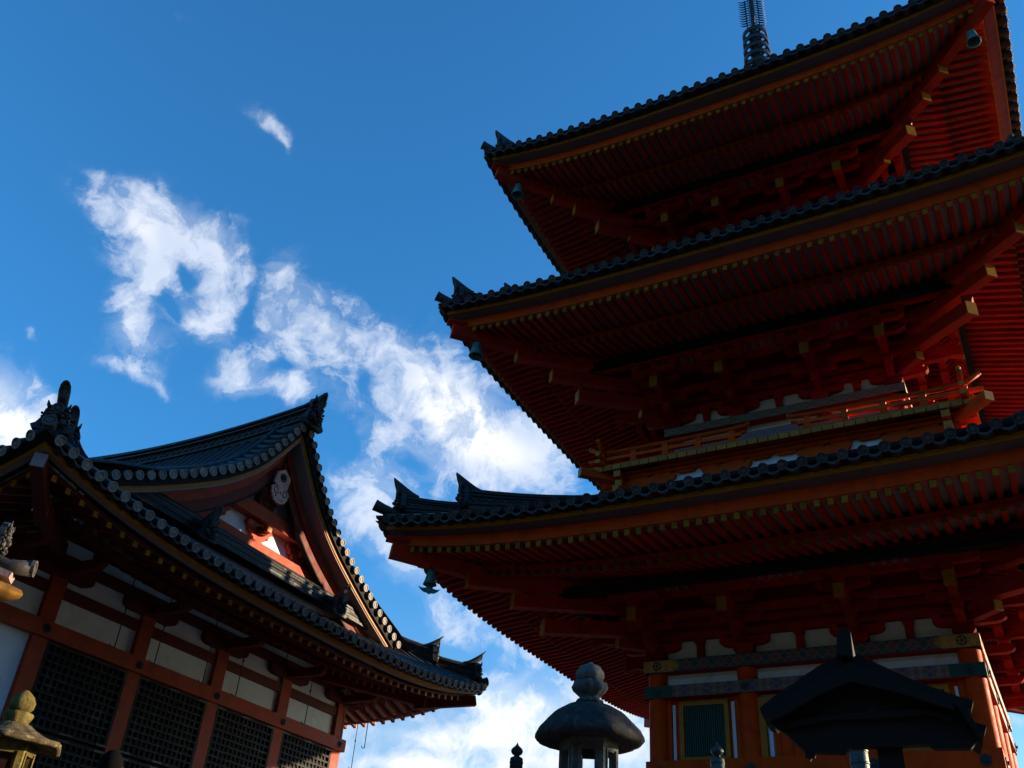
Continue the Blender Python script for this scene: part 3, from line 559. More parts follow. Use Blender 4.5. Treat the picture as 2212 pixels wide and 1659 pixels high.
# ---- balconies of the upper storeys
for lv,(AB,z0,B) in enumerate(((3.68,9.26,2.32),(3.4,14.1,2.05))):
    for k in range(4):
        T=sideT(k); W=AB-.36
        mb=MB(T); mb.box(-W+.06,W-.06,W-.2,W-.05,z0-1.0,z0-.02,WHT); bw=part(mb,'balcony_wall')
        for a in (-W,-.95,.95,W):
            mb=MB(T); e0=-W if a==-W else a-(1.33 if a==W else .52); e1=W if a==W else a+(1.33 if a==-W else .52)
            def edge(e,g): return [(e,z0-.17),(e-.02*g,z0-.23),(e-.07*g,z0-.29),(e-.10*g,z0-.38),(e-.11*g,z0-.8)]
            L_=[(e0,z0-.17),(e0,z0-.8)] if a==-W else edge(e0,-1); R_=[(e1,z0-.17),(e1,z0-.8)] if a==W else edge(e1,1)
            mb.prism(L_+list(reversed(R_)),lambda u,v,t:(u,W-.05+.085*t,v),ORG); part(mb,'balcony_bracket')
        mb=MB(T); n=int(2*W/.50)
        for i in range(n+1):
            a=-W+2*W*i/n; mb.prism([(a-.20,z0-.105),(a-.20,z0-.135),(a-.15,z0-.166),(a+.15,z0-.166),(a+.20,z0-.135),(a+.20,z0-.105)],lambda u,v,t:(max(-W,min(W,u)),W-.05+.075*t,v),ORG)
        mb.box(-W-.1,W+.1,W-.05,W+.05,z0-.104,z0-.03,ORG); mb.box(-W-.25,W+.25,W+.07,W+.15,z0-.028,z0-.002,ORG)
        part(mb,'balcony_bearers')
        mb=MB(T)                                             # floor boards with ochre ends
        mb.box(-AB+.05,AB-.05,B,AB-.10,z0+.01,z0+.095,RED)
        n=int(2*AB/.2); 
        for i in range(n):
            a=-AB+2*AB*(i+.5)/n; mb.box(a-AB/n+.009,a+AB/n-.009,AB-.10,AB-.03,z0,z0+.105,RED); mb.box(a-AB/n+.009,a+AB/n-.009,AB-.03,AB,z0,z0+.105,YEL)
        part(mb,'balcony_floor')
        for g in(-1,1):                                      # crossing beam ends stacked at the corners
            mb=MB(T)
            for dz,ln in ((-.10,.34),(-.28,.26),(-.46,.40)): 
                mb.box(g*(W-.16)-.07,g*(W-.16)+.07,W-.1,W+ln,z0+dz-.07,z0+dz+.06,ORG); mb.box(g*(W-.16)-.073,g*(W-.16)+.073,W+ln,W+ln+.012,z0+dz-.073,z0+dz+.063,YEL)
            part(mb,'stacked_beam_ends')
            ra=MB(T); R0,R1=.56,AB-.14; O=AB-.16; q0,q1=sorted((g*R0,g*(AB+.16)))
            ra.box(q0,q1,O-.05,O+.05,z0+.125,z0+.20,ORG); x=g*(AB+.16); ra.box(min(x,x+.01*g),max(x,x+.01*g),O-.055,O+.055,z0+.12,z0+.205,YEL)
            ra.box(q0,q1,O-.04,O+.04,z0+.305,z0+.375,ORG); ra.box(min(x,x+.01*g),max(x,x+.01*g),O-.045,O+.045,z0+.30,z0+.38,YEL)
            pts=[(g*(R0-.16),O,z0+.55),(g*(R0-.05),O,z0+.515),(g*(R0+.25),O,z0+.50),(g*1.8,O,z0+.49),(g*(R1-.3),O,z0+.49),(g*(R1+.05),O,z0+.53),(g*(R1+.28),O,z0+.66)]
            ra.tube(pts,.050,ORG,8); a,b2=Vector(pts[-2]),Vector(pts[-1]); dd=(b2-a).normalized(); ra.tube([b2,b2+dd*.03],.046,YEL,8); a,b2=Vector(pts[1]),Vector(pts[0]); dd=(b2-a).normalized(); ra.tube([b2,b2+dd*.03],.046,YEL,8)
            pts=[(g*(R0-.12),O,z0+.40),(g*(R0+.02),O,z0+.36),(g*(R0+.2),O,z0+.34)]; ra.tube(pts,.036,ORG,6)
            rail=part(ra,'railing')
            for a in lin(R0+.18,R1,5): 
                ps=MB(T); ps.tbox(g*a,O,z0+.20,z0+.305,.15,.12,ORG,.09,.09); ps.tbox(g*a,O,z0+.375,z0+.45,.10,.13,ORG,.07,.07) if abs(a-R0-.18)<.01 or True else None; part(ps,'railing_post',rail,zb=0)
        # painted beams and door of the upper body
        mb=MB(T); patbeam(mb,-B-.193,B+.193,B-.02,B+.20,(10.50,15.45)[lv],(10.69,15.62)[lv],PAT3); part(mb,'painted_head_beam',label='pale diamond patterned beam')
        mb=MB(T); patbeam(mb,-B,B,B-.02,B+.15,(10.06,15.05)[lv],(10.26,15.25)[lv],PAT4); part(mb,'painted_tie_beam',label='blue lattice patterned beam')
        mb=MB(T); z1=(10.06,15.05)[lv]
        mb.box(-.8,.8,B-.02,B+.06,z0,z1,ORG); mb.box(-B,-.95,B-.02,B+.03,z0+.12,z1,RED); mb.box(.95,B,B-.02,B+.03,z0+.12,z1,RED); mb.box(-.86,.86,B+.0,B+.08,z1-.08,z1,YEL)
        part(mb,'door')
        for a in (-B,-.88,.88):
            mb=MB(); x,y,_=T(a,B,0); mb.lathe([(.15,z0),(.14,(10.5,15.45)[lv])],RED,(x,y,0),14); part(mb,'column')
        # corner plank end
        mb=MB(); 
        mb.beam(T(AB-.5,AB-.5,z0-.05),T(AB+.22,AB+.22,z0-.05),.17,.17,ORG,em=YEL if k!=3 else YEL); part(mb,'corner_beam')
# ---- finial
fin=MB(); fin.box(-.55,.55,-.55,.55,20.2,20.9,DBRZ); fin.lathe([(.62,20.9),(.62,21.0),(.45,21.05),(.42,21.35),(.2,21.6),(.3,21.8),(.12,21.95),(.075,22.1),(.07,28.0),(.05,28.3)],DBRZ,n=16)
fo=part(fin,'finial')
for i in range(9):
    z=23.0+i*.395; r=.47-.011*i; mb=MB()
    mb.lathe([(r,-.09),(r+.01,.07),(r-.03,.075),(r-.045,-.09),(r,-.09)],DBRZ,(0,0,z),28)
    for q in range(6): an=q*pi/3+.3; mb.beam((.05*cos(an),.05*sin(an),z),(r*cos(an),r*sin(an),z-.01),.06,.07,DBRZ)
    mb.lathe([(.08,-.17),(.20,-.10),(.21,.08),(.13,.15),(.08,.20)],DBRZ,(0,0,z),14)
    part(mb,'finial_ring',fo,zb=0)
for q in range(4):
    an=q*pi/2+.35; mb=MB(); d=Vector((cos(an),sin(an),0))
    for j in range(11):
        z=26.75+.125*j; r0=.08; r1=.30-.0*j
        mb.tube([d*.20+Vector((0,0,z)),d*(.31)+Vector((0,0,z-.035)),d*.42+Vector((0,0,z+.03))],[.028,.022,.008],DBRZ,5)
        mb.tube([d*.08+Vector((0,0,z)),d*.2+Vector((0,0,z+.06))],.014,DBRZ,5); mb.tube([d*.08+Vector((0,0,z+.08)),d*.2+Vector((0,0,z-.02))],.012,DBRZ,5)
    mb.tube([d*.20+Vector((0,0,26.65)),d*.20+Vector((0,0,28.05))],.017,DBRZ,5); part(mb,'flame_fin',fo,zb=0)
mb=MB(); mb.ell((0,0,28.42),(.22,.22,.20),DBRZ,14,10); mb.ell((0,0,28.85),(.17,.17,.2),DBRZ,14,10); part(mb,'finial_jewel',fo,zb=0)
# ---- wind bells (hang from the eave corners: things of their own)
def bell(x,y,ztop,s,label,vane=False):
    X,Y,Z=pgw(x,y,ztop); t=thing('wind_bell',label,'wind bell',(X,Y,Z),PG[2]+pi/4,'wind bells hanging from the pagoda eave corners')
    mb=MB(); mb.lathe([(.005,-.10*s),(.05*s,-.10*s),(.085*s,-.14*s),(.10*s,-.22*s),(.115*s,-.36*s),(.15*s,-.48*s),(.14*s,-.48*s),(.10*s,-.36*s),(.06*s,-.14*s)],BRZ,n=16,fn=lambda a,r,z:r*(1+(.10*abs(cos(2*a)) if z<-.3*s else 0)))
    mb.build('bell_body',t)
    mb=MB(); mb.tube([(0,0,.12),(0,0,-.1*s)],.012,IRON,6); mb.tube([(.03*cos(a),0,-.06*s+.03*sin(a)) for a in lin(0,2*pi,9)],.008,IRON,5); mb.build('hanger',t)
    if vane:
        mb=MB(); mb.tube([(0,0,-.3*s),(0,0,-.52*s)],.014,IRON,6)
        po=[(-.20,.0),(-.26,.07),(-.18,.045),(-.08,.06),(-.07,.16),(.07,.16),(.08,.06),(.18,.045),(.26,.07),(.20,0),(.12,-.05),(.05,-.055),(0,-.085),(-.05,-.055),(-.12,-.05)]
        mb.prism([(u*s,v*s-.62*s) for u,v in po],lambda u,v,tt:(u,-.01+.02*tt,v),BRZ); mb.build('wind_vane',t)
bell(-5.93,-5.93,6.62,.8,'green bronze bell with flared wind vane below the lowest roof corner',True)
bell(-5.64,-5.64,12.0,1.0,'green bronze bell under the left corner of the middle roof')
bell(-5.2,-5.2,17.05,1.0,'small bronze bell under the left corner of the topmost roof')
bell(5.18,-5.18,17.0,.9,'bright green bronze bell under the topmost roof near the upper right frame corner')
bell(5.98,-5.98,6.66,1.0,'bronze bell under the right corner of the lowest roof') if False else None
# ------------------------------------------------------------------ HALL
HX,HY,HYAW=-8.1733,17.1694,-.5109; HB=2.1
hall=thing('temple_hall','weathered vermilion hall with white plaster walls and curved gabled tile roof at lower left','temple hall',(HX,HY,HB),HYAW)
def hpart(mb,name,parent=hall,label=None,zb=HB): return mb.build(name,parent,zb,label)
cx,cy=-2.52,3.83; AX,AY=5.50,7.06; zm,L=5.98,.62
RT=[(-.3,-.13),(0,0),(1,.45),(2.21,1.15),(3.25,1.66),(4.0,2.07),(4.74,2.50),(5.2,2.82),(5.8,3.33),(6.15,3.76),(6.5,4.22),(6.77,4.62),(7.1,4.95)]
def rise(d):
    for (a,x),(b_,y) in zip(RT,RT[1:]):
        if d<=b_: return x+(y-x)*(d-a)/(b_-a)
    return RT[-1][1]
fade=lambda o:max(0.,1+o/4.5) if o<0 else 1.
GX=1.75-cx                                           # verge, from the roof centre
roof=MB()
for k in (1,3): tile_field(roof,k,AY,AX,zm,L,.29,rise,2.3,cx,cy,fade=fade,rt=.085,cm=HCAP)
for k in (0,2):
    T=sideT(k,cx,cy); roof.T=T; A,D=AX,AY
    def zz(a,o): sv=min(1.,abs(a)/(A+o)) if abs(a)<A+o else 1.; return zm+L*sv**PW*fade(o)+.235+rise(-o)
    for i in range(-19,20):
        a=i*.285
        if abs(a)>A+.1: continue
        e=-7.0 if abs(a)<GX-.1 else min(.05,abs(a)-A-.02)
        roof.tube([(a,D+o,zz(a,o)+.035) for o in lin(.21,e,9 if e<-3 else 4)],.085,TILE,n=7,half=True)
        roof.disc((a,D+.225,zz(a,.2)+.04),(0,1,-.38),.09,HCAP)
    rows=[]
    for a in lin(-GX+.02,GX-.02,16): rows.append([(a,D+o,zz(a,o)-.01) for o in lin(.17,-7.06,60)])
    roof.loft(rows,TILE)
    for g in(-1,1):
        rows=[]
        for t in lin(0,1,6):
            a=g*(GX-.02+(A-GX+.16)*t); e=-(A-abs(a)) if abs(a)<A else .1; rows.append([(a,D+o,zz(a,o)-.01) for o in lin(.17,min(e,.1),4)])
        roof.loft(rows,TILE)
# verge rows: short tubes that end in discs along the gable
roof.T=None
def vergez(w): return zm+.235+rise(AY-w)+.02
def along(step,w1,w0=0.):
    w=w0; out=[]
    while w<w1:
        out.append(w); w2=w+.02
        while w2<w1+1 and math.hypot(w2-w,vergez(w2)-vergez(w))<step: w2+=.01
        w=w2
    return out
VS=along(.272,4.95,.16)
for gx,sx in ((1.75,1),(2*cx-1.75,-1)):
    for w in VS:
        for g in(-1,1):
            y=cy-.08+g*w; z=vergez(w)
            roof.tube([(gx-sx*.62,y,z+.09),(gx-sx*.3,y,z+.03),(gx,y,z)],.085,TILE,n=10)
            roof.disc((gx+sx*.02,y,z),(sx,0,-.08),.095,HCAP,n=16)
hroof=hpart(roof,'roof',label='curved grey tile roof')
for k in range(4):
    A,D=(AY,AX) if k in(1,3) else (AX,AY)
    eave_side(k,A,D,zm,L,.31,fade,(2.7 if k in(1,3) else 5.1),hroof,0,cx,cy,red=HDRK,org=HDRK,kz=-.075,zb0=.0,fl_len=1.0,wr=.085,hr=.095,s1=.28,s2=.40,shadow_strip=True,tip2=HDRK)
for k in range(4):
    A,D=(AY,AX) if k in(1,3) else (AX,AY)
    T=sideT(k,cx,cy)
    def hp(o,dz=0.): return Vector(T(A+o,D+o,zm+L*fade(o)+.235+rise(-o)+dz))
    ridge_run(hroof,[hp(o,.05) for o in lin(-1.95,-.95,5)],0,w_=.24,h=.36,sc=1.1,hornlen=.38,tubehorn=True)
    ridge_run(hroof,[hp(o,.05+.05*max(0,o+1.2)) for o in lin(-.98,-.10,5)],0,w_=.22,h=.30,sc=1.15,hornlen=.45,tubehorn=True)
    corner_cap(hroof,hp(-.30,-.10),Vector(T(1,1,0))-Vector(T(0,0,0)),0)
    mb=MB(); p=lambda o,z:Vector(T(A+o,D+o,z)); mb.beam(p(-1.2,zm+.10),p(-.05,zm+L-.20),.19,.24,HDRK,em=CRM); mb.beam(p(-2.9,zm+.48),p(-1.0,zm+L*.5-.12),.20,.26,HDRK,em=YEL); hpart(mb,'hip_rafter',hroof,zb=0)
# main ridge and verge ridges
for sx in (1,-1):
    ridge_run(hroof,[(cx+sx*x,cy-.08,10.85+.014*x*x) for x in lin(0,4.35,9)],0,'main_ridge',w_=.42,h=.62,upk=(1.,.0),sc=1.3,hornlen=.25,horn=(sx==1))
    for g in(-1,1):
        xr=cx+sx*(1.05-cx)
        ridge_run(hroof,[(xr,cy-.08+g*w,vergez(w)+.02) for w in lin(.3,4.3,12)],0,'verge_ridge',w_=.22,h=.22,rings=False,horn=False,face=(sx==1))
    # foot ridge below the gable and the two short ridges in front of it
    xf=cx+sx*(1.28-cx); mb=MB()
    for j in range(5):
        z=7.46+.062*j; ww=.15-.012*(j%2); y=-1.0
        while y<8.7: 
            mb.box(xf-ww,xf+ww,y,min(8.7,y+.44)-.006,z,z+.052,TILE if (int(y*7)+j)%5 else CAP); y+=.44
    mb.tube([(xf,-1.0,7.80),(xf,8.7,7.80)],.075,TILE,10)
    hpart(mb,'foot_ridge',hroof,zb=0)
    for y in (1.45,5.95):
        ridge_run(hroof,[(cx+sx*(x-cx),y,7.42-.52*(x-1.35)+.05) for x in lin(1.35,1.85,3)],0,'short_ridge',w_=.22,h=.30,rings=False,sc=.95,hornlen=.40)
# ---- gable
gw=.80
def curve(dz,w0,w1,n=26,x=None): return [(cy-.08+w,vergez(abs(w))+dz) for w in lin(w0,w1,n)]
def band(mb,x0,x1,zt,zb_,mt,w1=4.9,fn=None):
    """curved board that follows the verge, between two depths under it"""
    for g in(-1,1):
        ws=[w1*(i/22.) for i in range(23)]
        def nrm(w,dz):  # move down, keeping the thickness roughly square to the curve
            return max(0,w-dz*.45 if w>.0 else 0), vergez(w)+dz
        rows=[]
        for w in ws:
            a=vergez(w)+zt; b_=vergez(w)+zb_; sl=(vergez(w+.05)-vergez(max(0,w-.05)))/(.1 if w>.05 else .05+w); nx=sl/math.hypot(1,sl); k=1/math.hypot(1,sl)
            # offset along the normal
            def off(d): return (max(0.,w+d*(-nx)*(-1)*-1*-1) ,0)
            o1=(w-zt*nx*-1*-1, vergez(w)+zt*k); o2=(w-zb_*nx*-1*-1, vergez(w)+zb_*k)
            o1=(max(0,o1[0]),o1[1]); o2=(max(0,o2[0]),o2[1])
            if w==0: o1=(0,vergez(0)+zt*1.25); o2=(0,vergez(0)+zb_*1.25)
            rows.append([(x0,cy-.08+g*o1[0],o1[1]),(x1,cy-.08+g*o1[0],o1[1]),(x1,cy-.08+g*o2[0],o2[1]),(x0,cy-.08+g*o2[0],o2[1])])
        mb.loft(rows,mt,close=True)
mb=MB(); band(mb,1.0,1.68,-.02,-.18,BLK); hpart(mb,'verge_batten',hroof,zb=0)
mb=MB(); band(mb,1.50,1.62,-.182,-.26,YEL); hpart(mb,'ochre_verge_strip',hroof,zb=0)
mb=MB(); band(mb,1.20,1.60,-.262,-.30,CRM); hpart(mb,'verge_soffit',hroof,zb=0)
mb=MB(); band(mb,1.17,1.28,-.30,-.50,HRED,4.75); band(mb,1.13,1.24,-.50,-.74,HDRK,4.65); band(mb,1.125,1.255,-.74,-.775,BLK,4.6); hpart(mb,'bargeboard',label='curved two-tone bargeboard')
mb=MB(); band(mb,.82,1.12,-.32,-.35,CRM,4.7); band(mb,.96,1.04,-.35,-.47,HRED,4.6); hpart(mb,'inner_verge_rafter')
# gable wall
rows=[(cy-.08+w,vergez(abs(w))-.25) for w in lin(-5.3,5.3,45)]
mb=MB(); mb.prism([(cy-.08-5.3,6.9)]+rows+[(cy-.08+5.3,6.9)],lambda u,v,t:(gw-.15*t,u,v),WHT); hpart(mb,'gable_wall')
c0=3.78
mb=MB(); mb.box(gw,gw+.16,c0-4.3,c0+4.3,7.70,7.90,HDRK); mb.box(gw,gw+.24,c0-3.9,c0+3.9,7.905,8.20,HRED); hpart(mb,'foot_beam')
mb=MB()                                                   # rainbow beam with an arched underside
top=[(c0+w,9.02) for w in lin(1.72,-1.72,3)]; bot=[(c0+w,8.66+.05*(1-(w/2.2)**2)-(.0 if abs(w)<2.0 else .05)) for w in lin(-2.2,2.2,13)]
mb.prism(bot+top,lambda u,v,t:(gw+.02+.24*t,u,v),HRED)
for g in(-1,1):                                           # carved scrolls
    pts=[]
    for q in range(15): an=q*.42; r=.13-.0075*q; pts.append((gw+.265,c0+g*(1.75+r*cos(an)),8.84+r*sin(an)))
    mb.tube(pts,.013,BLK,5); mb.tube([(gw+.265,c0+g*1.62,8.80),(gw+.265,c0+g*1.40,8.86),(gw+.265,c0+g*1.25,8.93),(gw+.265,c0+g*1.18,8.86)],[.016,.012,.01,.004],BLK,5)
hpart(mb,'rainbow_beam',label='beam with carved scrolls')
mb=MB()
mb.prism([(c0-.22,9.03),(c0+.22,9.03),(c0+.30,9.25),(c0+.24,9.5),(c0+.20,10.6),(c0-.20,10.6),(c0-.24,9.5),(c0-.30,9.25)],lambda u,v,t:(gw+.01+.16*t,u,v),HDRK)
for g in(-1,1): mb.tube([(gw+.175,c0+g*(.05+.09*cos(a)),9.22+.09*sin(a)) for a in lin(-1.5,3.,9)],.011,BLK,5)
hpart(mb,'gable_strut')
for g,cc in((-1,c0-1.5),(0,c0),(1,c0+1.5)):               # cloud-shaped brackets between foot beam and rainbow beam
    mb=MB(); sc=.72 if g else .66
    po=[(-.62,.46),(-.66,.36),(-.52,.30),(-.50,.20),(-.38,.22),(-.33,.12),(-.24,.10),(-.2,0),(.2,0),(.24,.10),(.33,.12),(.38,.22),(.50,.20),(.52,.30),(.66,.36),(.62,.46)]
    mb.prism([(u*sc,v) for u,v in po],lambda u,v,t:(gw+.01+.12*t,cc+u,8.205+v),HRED)
    bearing(mb,gw+.16,cc,8.40,.26,.16,HDRK); mb.box(gw+.1,gw+.42,cc-.07,cc+.07,8.44,8.56,HRED); mb.box(gw+.42,gw+.43,cc-.072,cc+.072,8.438,8.562,YEL)
    hpart(mb,'cloud_bracket')
for g in(-1,1):                                           # corner bracket clusters under the bargeboard
    mb=MB(); cc=c0+g*2.45
    bearing(mb,gw+.2,cc,8.3,.34,.2,HDRK); boat_arm(mb,(gw+.2,cc),(0,1),.45,8.5,8.64,.14,HRED); boat_arm(mb,(gw+.35,cc),(1,0),.42,8.35,8.5,.14,HRED,em=YEL)
    mb.box(gw+.1,gw+.6,cc-.09,cc+.09,8.66,8.82,HRED); mb.box(gw+.60,gw+.61,cc-.09,cc+.09,8.66,8.82,YEL); hpart(mb,'purlin_bracket')
    mb=MB(); mb.beam((gw+.06,c0+g*1.9,8.25),(gw+.06,c0+g*.30,10.35),.16,.12,HDRK) ; mb.beam((gw+.05,c0+g*3.9,7.95),(gw+.05,c0+g*2.6,8.75),.14,.12,HDRK); hpart(mb,'slanting_strut')
# carved pendant
mb=MB(); gc=3.72
P=lambda u,v,t:(1.30+.05*t,gc+u,9.55+v)
mb.prism([(-.22,.30),(-.26,.02),(-.12,-.02),(.20,-.02),(.26,.30),(.02,.46)],P,PINK)
lob=[]
for an in lin(pi*1.15,-pi*.15,40): r=.27+.012*abs(sin(an*9)); lob.append((r*cos(an)*1.0,-.20-abs(r*sin(an))*1.0 if sin(an)>0 else -.20))
lob=[(-.30,-.10)]+[(.30*cos(a)+.012*cos(a*14),-.15-.30*sin(a)) for a in lin(pi,2*pi,3)][:0]+[( (.29+.012*cos(a*18))*cos(a), -.14+(.29+.012*cos(a*18))*sin(a)) for a in lin(pi,2*pi,30)]+[(.30,-.10),(.2,-.03),(-.2,-.03)]
mb.prism(lob,P,PINK)
for g in(-1,1): mb.tube([(1.353,gc+g*(.15+.075*cos(a)*(1-.08*a)),-.13+9.55+.075*sin(a)*(1-.08*a)) for a in lin(-2.6,3.2,14)],.011,BLK,5)
for u,v in ((0,-.16),(.10,-.33),(-.13,-.28)): mb.ell((1.35,gc+u,9.55+v),(.012,.022,.03),BLK,6,4)
mb.lathe([(.105,0),(.105,.03)],IRON) if False else None
for q in range(16): a=q*pi/8; mb.ell((1.36,gc+.0+.085*cos(a),9.77+.085*sin(a)),(.02,.022,.022),CAP if q%2 else IRON,6,4)
mb.ell((1.36,gc,9.77),(.05,.055,.055),IRON,8,6)
hpart(mb,'carved_pendant',label='pale carved pendant with flower boss')
# ---- walls of the hall
U=[-1.27,0,2.3,4.6,6.9,9.2]
mb=MB(); mb.box(-4.8,-.20,-1.12,9.02,2.1,7.0,WHT); hpart(mb,'wall')
ys=U; back=-5.04
for u in ys:
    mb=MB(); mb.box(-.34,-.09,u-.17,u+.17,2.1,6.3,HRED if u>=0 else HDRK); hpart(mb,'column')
for x in (-1.7,-3.4,back): 
    for y in (U[0],U[-1]): mb=MB(); mb.box(x-.15,x+.15,y-.16,y+.16,2.1,6.3,HRED); hpart(mb,'column')
mb=MB(); mb.box(-.15,0.,-1.62,9.45,4.915,5.205,HRED)
HT=lambda a,o,z:(o,a,z)
mb.T=HT
for u in U[1:]: 
    mb.prism([(cos(pi/4*i+pi/8)*.085,sin(pi/4*i+pi/8)*.085) for i in range(8)],lambda a,v,t:(u+a,.0+.02*t,5.06+v),IRON)
    for q in range(8): mb.ell((u+.055*cos(q*pi/4),.022,5.06+.055*sin(q*pi/4)),(.02,.012,.02),IRON,6,4)
    mb.ell((u,.03,5.06),(.03,.03,.03),IRON,6,4)
mb.T=None; hpart(mb,'head_rail',label='broad red rail with flower nail covers')
mb=MB()
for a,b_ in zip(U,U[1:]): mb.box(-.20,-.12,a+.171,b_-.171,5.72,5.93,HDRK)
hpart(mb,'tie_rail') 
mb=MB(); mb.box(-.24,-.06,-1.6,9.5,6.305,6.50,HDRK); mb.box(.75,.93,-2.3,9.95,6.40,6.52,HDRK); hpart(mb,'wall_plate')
mb=MB(); mb.box(-5.1,.06,9.10,9.30,6.305,6.50,HDRK);mb.box(-5.1,.06,-1.37,-1.17,6.305,6.50,HDRK);mb.box(-5.2,-.1,9.11,9.36,4.92,5.20,HRED);mb.box(-5.2,-.1,-1.42,-1.17,4.92,5.20,HRED); hpart(mb,'side_rail')
for u in U:
    mb=MB(); boat_arm(mb,(-.12,u),(0,1),.72,6.06,6.30,.16,HDRK); boat_arm(mb,(.25,u),(1,0),.75,6.10,6.30,.15,HDRK); bearing(mb,.84,u,6.27,.2,.12,HDRK)
    hpart(mb,'bracket_arm')
for i,(a,b_) in enumerate(zip(U[1:],U[2:])):              # black lattice shutters
    a+=.171; b_-=.171; mb=MB()
    mb.box(-.198,-.19,a,b_,2.1,4.914,BLK)
    for z0,z1 in ((2.3,3.36),(3.42,4.90)):
        fw=.055; mb.box(-.15,-.09,a+.01,a+.01+fw,z0,z1,LATT); mb.box(-.15,-.09,b_-.01-fw,b_-.01,z0,z1,LATT); mb.box(-.15,-.091,a+.066,b_-.066,z1-fw,z1,LATT); mb.box(-.15,-.091,a+.066,b_-.066,z0,z0+fw,LATT)
        n=13; wd=(b_-a-.13)/n
        for q in range(1,n): y=a+.065+wd*q; mb.box(-.145,-.105,y-.022,y+.022,z0+.056,z1-.056,LATT)
        m=int((z1-z0)/wd/.98); hgt=(z1-z0-.11)/m
        for q in range(1,m): z=z0+.055+hgt*q; mb.box(-.142,-.100,a+.066,b_-.066,z-.022,z+.022,LATT)
        for q in (0.06,.5,.94):                          # worn metal straps
            y=a+(b_-a)*q; mb.box(-.089,-.084,y-.14,y+.14,z0+.008,z0+.045,IRON); mb.box(-.089,-.084,y-.14,y+.14,z1-.045,z1-.008,IRON)
    hpart(mb,'lattice_shutter')
mb=MB(); mb.box(-.25,-.05,-1.4,9.4,2.1,2.3,HRED); hpart(mb,'sill')
# hanging rods for the shutters
def hw(x,y,z):
    c,s=cos(HYAW),sin(HYAW); return (HX+c*x-s*y,HY+s*x+c*y,z)
rodlab=['over the first lattice bay, nearest the left wall panel','over the first lattice bay, its right-hand rod','over the second lattice bay, its left-hand rod','over the second lattice bay, its right-hand rod',
        'over the third lattice bay, its left-hand rod','over the third lattice bay, its right-hand rod','over the last lattice bay, dark against the corner column','hanging against the sky just past the corner column','lowest of all, hanging against the sky beside the hall corner']
for i,(x,y,z0,z1) in enumerate([(1.2,.60,4.80,6.55),(1.2,1.59,4.80,6.55),(1.2,2.91,4.80,6.55),(1.2,3.90,4.80,6.55),(1.2,5.23,4.80,6.55),(1.2,6.24,4.80,6.55),(1.2,7.62,4.80,6.55),(1.2,8.63,4.80,6.55),(-.42,10.4,4.72,6.42)]):
    t=thing('hanging_rod','thin black iron hook rod '+rodlab[i],'hook rod',hw(x,y,z1),HYAW,'iron hook rods hanging from the hall eaves')
    mb=MB(); d=z0-z1; mb.tube([(0,0,0),(0,0,d)],.011,IRON,6); mb.ell((0,0,d*.58),(.022,.022,.04),IRON,8,6); mb.build('rod',t)
    mb=MB(); mb.tube([(0,0,d+.005),(0,-.05,d-.012),(0,-.11,d-.008),(0,-.125,d+.03)],.010,IRON,6); mb.build('hook',t)
# ------------------------------------------------------------------ things in front
def at(u,v,d):
    r=ray(u,v); t=d/math.hypot(r.x,r.y); return r*t
GZ=-.45
def hexfn(n,ph=0.,k=1.):
    def f(a,r,z):
        q=((a+ph)%(2*pi/n))-pi/n; return r*(1-k+k*cos(pi/n)/cos(q))
    return f
def firebox(t,R0,z0,z1,mt,ph,ww,wz0,wz1):
    mb=MB(); ap=R0*cos(pi/6)
    for i in range(6):
        a0=ph+i*pi/3; c_=Vector((cos(a0),sin(a0),0)); s_=Vector((-sin(a0),cos(a0),0)); hw_=R0*sin(pi/6)
        def bx(u0,u1,za,zb_,d0=.055):
            P_=[c_*(ap-(0 if q<4 else d0))+s_*uu*(1 if q<4 else (ap-d0)/ap)+Vector((0,0,zz_)) for q,(uu,zz_) in enumerate([(u0,za),(u1,za),(u1,zb_),(u0,zb_)]*2)]
            mb.add(P_,[(0,1,2,3),(7,6,5,4),(0,4,5,1),(1,5,6,2),(2,6,7,3),(3,7,4,0)],mt)
        bx(-hw_,-ww,z0,z1); bx(ww,hw_,z0,z1); bx(-ww,ww,z0,wz0); bx(-ww,ww,wz1,z1)
        for u0,u1,za,zb_ in ((-ww-.018,-ww,wz0-.02,wz1+.02),(ww,ww+.018,wz0-.02,wz1+.02)):
            mb.add([c_*(ap+e)+s_*uu+Vector((0,0,zz_)) for e in(0,.012) for uu,zz_ in((u0,za),(u1,za),(u1,zb_),(u0,zb_))],[(4,5,6,7),(0,4,5,1),(1,5,6,2),(2,6,7,3),(3,7,4,0)],mt)
    mb.build('fire_box',t)
# grey stone lantern, centre
p=at(1272,1600,9.5); t=thing('stone_lantern','dark grey stone lantern with wide mushroom cap and lotus finial, left of the pagoda column','stone lantern',(p.x,p.y,GZ),R(8))
g=-GZ
mb=MB(); n=40
lot=lambda a,r,z: r*(1+.13*abs(sin(4*a))-.05+.02*sin(11*a+40*z))
mb.lathe([(.02,2.87+g),(.035,2.855+g),(.10,2.825+g),(.138,2.77+g),(.142,2.72+g),(.115,2.675+g),(.09,2.665+g)],STN,n=40,fn=lambda a,r,z:r*(1+.035*abs(sin(3*a+2*z))+.012*sin(9*a+30*z))); mb.lathe([(.10,2.672+g),(.155,2.665+g),(.172,2.62+g),(.155,2.58+g),(.11,2.535+g),(.085,2.515+g),(.10,2.505+g),(.128,2.49+g),(.13,2.465+g),(.10,2.45+g)],STN,n=48,fn=lot); mb.build('finial',t)
